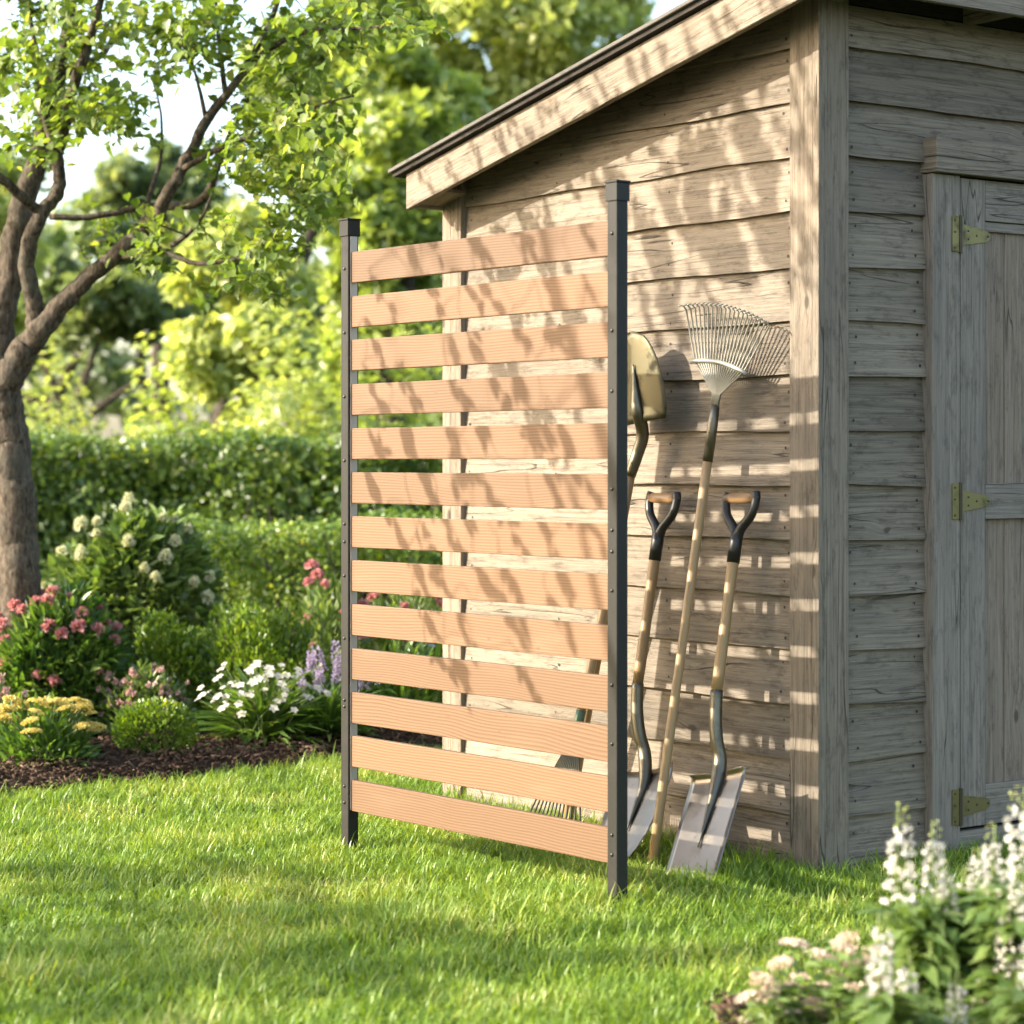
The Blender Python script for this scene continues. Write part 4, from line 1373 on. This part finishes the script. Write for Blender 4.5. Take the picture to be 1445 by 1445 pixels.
# ---- flowers: each head is a mesh of its own under its plant
def cluster_mesh(name, kind, mat, seed, size):
    r = np.random.default_rng(seed)
    if kind == 'flat':                                  # yarrow plate / sedum dome
        n_ = 150
        a, q = r.uniform(0, 6.283, n_), np.sqrt(r.uniform(0, 1, n_))
        P_ = np.stack([q * np.cos(a), q * np.sin(a), .30 * (1 - q * q) + r.uniform(-.05, .05, n_)], 1) * size
        D_ = np.stack([np.cos(a) * q, np.sin(a) * q, np.full(n_, 1.1)], 1) + r.normal(0, .45, (n_, 3))
        return scatter_mesh(name, OVATE, P_, D_, rdir(r, n_), size * .30, size * .26, mat)
    if kind == 'cone':                                  # creamy hydrangea panicle
        n_ = 130
        z = r.uniform(0, 1, n_)
        a = r.uniform(0, 6.283, n_)
        w = (.62 * (1 - z) ** .7 + .12) * r.uniform(.6, 1, n_)
        P_ = np.stack([w * np.cos(a), w * np.sin(a), z * 1.0 - .3], 1) * size
        D_ = np.stack([np.cos(a), np.sin(a), np.full(n_, .3)], 1) + r.normal(0, .5, (n_, 3))
        N_ = np.stack([np.cos(a), np.sin(a), np.full(n_, .5)], 1) + r.normal(0, .6, (n_, 3))
        return scatter_mesh(name, OVATE, P_, D_, N_, size * .42, size * .38, mat)
    if kind == 'rose':                                  # loose pink bloom
        n_ = 34
        u = rdir(r, n_); u[:, 2] = np.abs(u[:, 2]) * .9 - .15
        P_ = u * size * .30
        D_ = u + r.normal(0, .5, (n_, 3)) + UP * .25
        N_ = rdir(r, n_) + u * .8
        return scatter_mesh(name, OVATE, P_, D_, N_, size * .75, size * .62, mat)
    if kind == 'tuft':
        n_ = 16
        u = rdir(r, n_)
        return scatter_mesh(name, OVATE, u * size * .25, u + r.normal(0, .5, (n_, 3)), rdir(r, n_), size * .8, size * .6, mat)
    if kind == 'phlox':                                 # five open petals and an eye
        a = np.arange(5) * 1.2566 + r.uniform(0, 1)
        D_ = np.stack([np.cos(a), np.sin(a), np.full(5, .18)], 1)
        N_ = np.tile(UP, (5, 1)) + r.normal(0, .12, (5, 3))
        P_ = np.zeros((5, 3))
        P2 = np.tile(V(0, 0, size * .03), (4, 1)); D2 = rdir(r, 4) + UP * .3
        return scatter_mesh(name, OVATE, np.vstack([P_, P2]), np.vstack([D_, D2]), np.vstack([N_, rdir(r, 4)]),
                            np.r_[np.full(5, size), np.full(4, size * .22)], np.r_[np.full(5, size * .95), np.full(4, size * .2)], [mat, M['centre']], [0] * 5 + [1] * 4)
    if kind == 'spike':                                 # tall raceme, buds at its tip
        P_, D_, N_, L_, S_ = [], [], [], [], []
        n_ = 36
        for i in range(n_):
            f = i / n_
            a = i * 2.4 + r.uniform(-.3, .3)
            w = (1 - f) ** .6
            c = V(math.cos(a), math.sin(a), .15)
            ctr = V(0, 0, f * size * 7) + c * V(1, 1, 0) * size * (.18 + .56 * w)
            bud = f > .74
            for k_ in range(2 if bud else 4):
                P_.append(ctr + r.normal(0, size * .08, 3))
                D_.append(c + r.normal(0, .55, 3) + UP * (.5 if bud else -.1))
                N_.append(c * .6 + r.normal(0, .5, 3))
                L_.append(size * (.28 if bud else .52 + .16 * w))
                S_.append(1 if bud else 0)
        L_ = np.array(L_)
        return scatter_mesh(name, OVATE, np.array(P_), np.array(D_), np.array(N_), L_, L_ * .85, [mat, M['bud']], S_)


def put_heads(t, name, meshes, spots, r, tilt=.35, scl=(.75, 1.2), dirs=None):
    w = ORG[t.name]
    for i, p in enumerate(spots):
        o = bpy.data.objects.new(name, meshes[i % len(meshes)])
        sc.collection.objects.link(o)
        o.parent = t
        o.location = Vector(np.asarray(p) - w)
        if dirs is not None:
            qd = Vector(dirs[i]).to_track_quat('Z', 'Y').to_euler()
            o.rotation_euler = qd
            o.rotation_euler.rotate_axis('Z', r.uniform(0, 6.28))
        else:
            o.rotation_euler = (r.normal(0, tilt), r.normal(0, tilt), r.uniform(0, 6.28))
        s = r.uniform(*scl)
        o.scale = (s, s, s)


def stems_to(t, c, spots, r, rad=.0025, spread=.05, mat='stem'):
    q = MB(4)
    for p in spots:
        b = c + np.append(r.normal(0, spread, 2), 0)
        m_ = (b + p) / 2 + np.append((p - b)[:2] * -.12, .02)
        q.tube(spline([b, m_, np.asarray(p)], 3), rad, 5, cap=False)
    return q.build('stems', M[mat], t)


def flower_plant(name, label, cat, px, py, rx, h, n_leaf, leaf, wid, leaf_mat, head_name, head_kind, head_mat, head_size, n_head, seed, tmpl=OVATE, hz=(.75, 1.02), inner=.2, updir=.7, cover=.95, tilt=.35, group=None, toward=True, ry=None):
    r = np.random.default_rng(seed)
    c = gnd(px, py)
    t = root(name, c, label, cat, group)
    P_, u = dome(r, n_leaf, c, rx * .92, (ry or rx * .85), h * .88, inner, .1, seed)
    if tmpl is STRAP:
        f = r.uniform(0, .45, n_leaf)
        P_ = c + (P_ - c) * f[:, None] * V(.8, .8, 1)
        D_ = u * V(1, 1, .8) + UP * updir + rdir(r, n_leaf) * .3
        N_ = UP + rdir(r, n_leaf) * .25
    else:
        D_ = u + UP * updir * .6 + rdir(r, n_leaf) * .6
        N_ = UP * .8 + rdir(r, n_leaf) * .6 + u * .3
    L_ = leaf * r.uniform(.65, 1.25, n_leaf)
    scatter('foliage', tmpl, P_, D_, N_, L_, L_ * wid, M[leaf_mat], t)
    meshes = [cluster_mesh(head_name, head_kind, M[head_mat], seed + i, head_size) for i in range(3)]
    spots, dirs = [], []
    tries = 0
    while len(spots) < n_head and tries < 4000:
        tries += 1
        q, a = math.sqrt(r.uniform(0, 1)) * cover, r.uniform(0, 6.283)
        if toward and math.sin(a) > .35 and r.random() < .6: continue
        zz = h * r.uniform(*hz) * (1 - .42 * q ** 3) if head_kind not in ('rose', 'cone') else h * math.sqrt(max(0, 1 - q * q)) * r.uniform(.94, 1.03) + .02
        p = c + V(rx * q * math.cos(a), (ry or rx * .85) * q * math.sin(a), zz)
        if all(np.linalg.norm(p - s) > head_size * (1.7 if head_kind in ('rose', 'cone') else .9) for s in spots):
            spots.append(p)
            dirs.append(nrm(V(q * math.cos(a) * .7, q * math.sin(a) * .7 - .25, .9)))
    put_heads(t, head_name, meshes, spots, r, tilt, dirs=dirs if head_kind in ('rose', 'cone', 'phlox') else None)
    stems_to(t, c, spots, r, .0022, rx * .25)
    return t


flower_plant('yarrow_plant', 'clump of flat yellow flower heads at the front left of the bed', 'flowers', 62, 1086, .20, .27, 900, .06, .30, 'peren_leaf', 'flower_head', 'flat', 'yellow', .031, 34, 111, hz=(.82, 1.05), tilt=.18)
flower_plant('hydrangea_bush', 'tall bush with creamy white cone blossoms beside the tree trunk', 'flowering bush', 187, 1000, .48, .93, 6500, .085, .5, 'shrub_leaf', 'blossom', 'cone', 'cream', .034, 34, 112, hz=(.36, 1.0), inner=.72, updir=-.35)
flower_plant('pink_shrub', 'leafy shrub with rosy pink blossoms at the foot of the tree', 'flowering shrub', 78, 1040, .34, .60, 4200, .085, .32, 'peren_leaf', 'blossom', 'rose', 'pink', .034, 46, 113, inner=.68, updir=.2)
flower_plant('blush_shrub', 'low shrub dotted with tiny blush pink flowers above the boxwood ball', 'flowering shrub', 207, 1048, .20, .34, 1100, .035, .45, 'shrub_leaf', 'flower_head', 'tuft', 'blush', .016, 75, 114, hz=(.45, 1.02), inner=.4)
flower_plant('white_flower_plant', 'broad clump of open white flowers over arching strap leaves', 'flowers', 372, 1056, .29, .35, 420, .24, .10, 'peren_leaf', 'flower', 'phlox', 'white', .020, 72, 115, STRAP, hz=(.6, 1.03), updir=.55)
flower_plant('lilac_plant', 'lilac flower spikes beside the left post of the screen', 'flowers', 466, 1052, .17, .36, 300, .2, .09, 'peren_leaf', 'flower_spike', 'spike', 'lilac', .017, 15, 116, STRAP, hz=(.62, .95), tilt=.12)
flower_plant('pink_shrub', 'pink-flowered shrub close behind the left post of the screen', 'flowering shrub', 462, 1010, .22, .66, 900, .075, .3, 'shrub_leaf', 'blossom', 'rose', 'pink', .033, 16, 117, inner=.4)
flower_plant('pink_shrub', 'pink-flowered shrub seen through the middle gaps of the slats', 'flowering shrub', 575, 1000, .26, .62, 1000, .075, .3, 'shrub_leaf', 'blossom', 'rose', 'pink', .033, 22, 118, inner=.4)
flower_plant('leafy_perennial', 'green leafy plant seen through the lower gaps of the slats', 'plant', 570, 1030, .3, .38, 700, .09, .3, 'peren_leaf', 'flower', 'phlox', 'lilac', .018, 8, 119)
flower_plant('blush_shrub', 'low blush flowered shrub at the left edge beside the yellow clump', 'flowering shrub', -40, 1072, .22, .36, 900, .05, .4, 'shrub_leaf', 'flower_head', 'tuft', 'blush', .02, 40, 120, hz=(.6, 1.0))


# ---- foreground plants, bottom right, out of focus
def spike_plant(label, px, Y, heads, seed, n_leaf=130, hmax=None):
    """heads: picture points (px, py_top, py_bottom) of the flowering part of each stem"""
    r = np.random.default_rng(seed)
    c = V((px - CX) / F * Y, Y, 0)
    t = root('snapdragon_plant', c, label, 'flowers', 'white flowered plants in the near corner')
    ms = [cluster_mesh('flower_spike', 'spike', M['white'], seed + i, .02) for i in range(2)]
    q = MB(seed)
    P_, D_ = [], []
    for i, (hx, y0, y1) in enumerate(heads):
        yy = Y + r.normal(0, .06)
        bot, top = at(hx, y1, yy), at(hx, y0, yy)
        L = top[2] - bot[2]
        o = bpy.data.objects.new('flower_spike', ms[i % 2])
        sc.collection.objects.link(o); o.parent = t
        o.location = Vector(bot - c)
        sz = L / (.02 * 7)
        o.scale = (min(1.35, max(.85, sz)),) * 2 + (sz,)
        o.rotation_euler = (r.normal(0, .05), r.normal(0, .06), r.uniform(0, 6))
        b = c + np.append(r.normal(0, .04, 2), 0)
        ln = spline([b, (b + bot) / 2 + r.normal(0, .012, 3), bot, top], 5)
        q.tube(ln, np.linspace(.004, .0016, len(ln)), 6)
        m_ = int(3.2 * n_leaf / len(heads))
        for k_ in range(m_):
            f = r.uniform(.15, .95)
            p = b + (bot - b) * f
            a = r.uniform(0, 6.283)
            P_.append(p); D_.append(V(math.cos(a), math.sin(a), r.uniform(.0, .75)))
    q.build('stems', M['stem'], t, smooth=True)
    P_, D_ = np.array(P_), np.array(D_)
    N_ = UP + rdir(r, len(P_)) * .35
    L_ = r.uniform(.055, .105, len(P_))
    scatter('foliage', STRAP, P_, D_, N_, L_, L_ * r.uniform(.24, .36, len(P_)), M['fore_leaf'], t)
    return t


spike_plant('white spiked plant with the two tall flower spikes left of the door hinge', 1285, 4.25, [(1268, 1132, 1275), (1316, 1158, 1262), (1338, 1215, 1290)], 131, 120)
spike_plant('white spiked plant reaching highest at the right picture edge', 1430, 4.22, [(1404, 1163, 1262), (1446, 1108, 1240), (1470, 1190, 1290), (1436, 1225, 1300)], 132, 170)
spike_plant('white spiked plant standing lowest, next to the pink flat heads', 1262, 4.12, [(1240, 1285, 1400), (1283, 1340, 1450), (1262, 1390, 1470), (1305, 1385, 1460)], 133, 130)
spike_plant('white spiked plant below the tallest spikes in the near corner', 1405, 4.1, [(1418, 1275, 1372), (1452, 1300, 1400), (1385, 1345, 1440), (1350, 1370, 1450), (1440, 1370, 1460)], 134, 220)
spike_plant('leafy white spiked plant between the tall pair and the right edge', 1360, 4.35, [(1362, 1222, 1300), (1382, 1195, 1250)], 135, 190)


def sedum(label, spots, Y, seed):
    r = np.random.default_rng(seed)
    mx = np.mean([s[0] for s in spots])
    c = V((mx - CX) / F * Y, Y, 0)
    t = root('sedum_plant', c, label, 'flowers', 'pink sedum clumps in the near corner')
    ms = [cluster_mesh('flower_head', 'flat', M['sedum'], seed + i, .027) for i in range(3)]
    pts = [at(px, py, Y + r.normal(0, .05)) for px, py in spots]
    put_heads(t, 'flower_head', ms, pts, r, .25, (.8, 1.15))
    stems_to(t, c, pts, r, .003, .07)
    P_, D_ = [], []
    for p in pts:
        for _ in range(26):
            f = r.uniform(.25, .97)
            P_.append(c + (p - c) * f + np.append(r.normal(0, .022, 2), 0))
            D_.append(np.append(r.normal(0, 1, 2), r.uniform(-.1, .7)))
    P_, D_ = np.array(P_), np.array(D_)
    L_ = r.uniform(.025, .05, len(P_))
    scatter('foliage', OVATE, P_, D_, UP + rdir(r, len(P_)) * .5, L_, L_ * .55, M['fore_leaf'], t)
    return t


sedum('pale pink flat-headed sedum clump in the near bed, its left half by the lawn', [(1101, 1362), (1130, 1380), (1112, 1393), (1078, 1392), (1060, 1410), (1085, 1414), (1145, 1420), (1055, 1440), (1110, 1436), (1120, 1335), (1160, 1432)], 4.42, 141)
sedum('pale pink flat-headed sedum clump beside the lowest white spikes', [(1158, 1352), (1190, 1340), (1180, 1378), (1170, 1398), (1210, 1360), (1195, 1332), (1215, 1400), (1240, 1345), (1195, 1425), (1225, 1430), (1238, 1385)], 4.38, 142)

# ------------------------------------------------------------------ the grass


def lawn(n_, y0, y1, seed, marg=.9):
    r = np.random.default_rng(seed)
    y = np.sqrt(r.uniform(0, 1, n_) * (y1 ** 2 - y0 ** 2) + y0 ** 2)
    half = .225 * y
    x = r.uniform(-1, 1, n_) * (half + marg)
    return x, y


def in_shed(x, y):
    dx, dy = x - C0[0], y - C0[1]
    t = dx * W1D[0] + dy * W1D[1]
    u = dx * W2D[0] + dy * W2D[1]
    return (t > -.0) & (t < LEN1) & (u > .0) & (u < LEN2)


rng = np.random.default_rng(300)
xa, ya = lawn(400000, 3.9, 7.4, 1)
xb, yb = lawn(150000, 7.4, 9.6, 2)
x, y = np.r_[xa, xb], np.r_[ya, yb]
keep = (y < edge_y(x) + .02) & ~in_shed(x, y) & ~((y < fbed_y(x) - .02) & (x > .36))
cl = .5 + .5 * np.sin(x * 9.1 + 3 * np.sin(y * 4.2)) * np.sin(y * 8.3 + 2 * np.sin(x * 5.7))
bald = np.sin(x * 3.3 + 1.3) * np.sin(y * 4.7 + .4) + .5 * np.sin(x * 11 + y * 7)
keep &= rng.uniform(0, 1, len(x)) < np.where(bald > 1.25, .4, .62 + .38 * cl)
x, y, cl = x[keep], y[keep], cl[keep]
n = len(x)
P = np.stack([x, y, np.full(n, GZ - .003)], 1)
ang = rng.uniform(0, 6.283, n) + .8 * np.sin(x * 3 + y * 2)
lean = np.stack([np.cos(ang), np.sin(ang), np.zeros(n)], 1)
D = UP + lean * rng.uniform(-.1, .75, n)[:, None] + rng.normal(0, .13, (n, 3))
dw = np.minimum(np.abs((x - C0[0]) * W1N[0] + (y - C0[1]) * W1N[1]), np.abs((x - C0[0]) * W2N[0] + (y - C0[1]) * W2N[1]))
H = (.017 + .015 * cl + .026 * rng.uniform(0, 1, n) ** 2.2) * np.where(rng.uniform(0, 1, n) < .06, 1.5, 1) * (1 + .6 * np.exp(-dw / .18))
tag(scatter('grass', BLADE, P, D, lean, H, rng.uniform(.0026, .0054, n), M['grass']),
    'bright green lawn of short blades around the shed and screen', 'grass', kind='stuff')
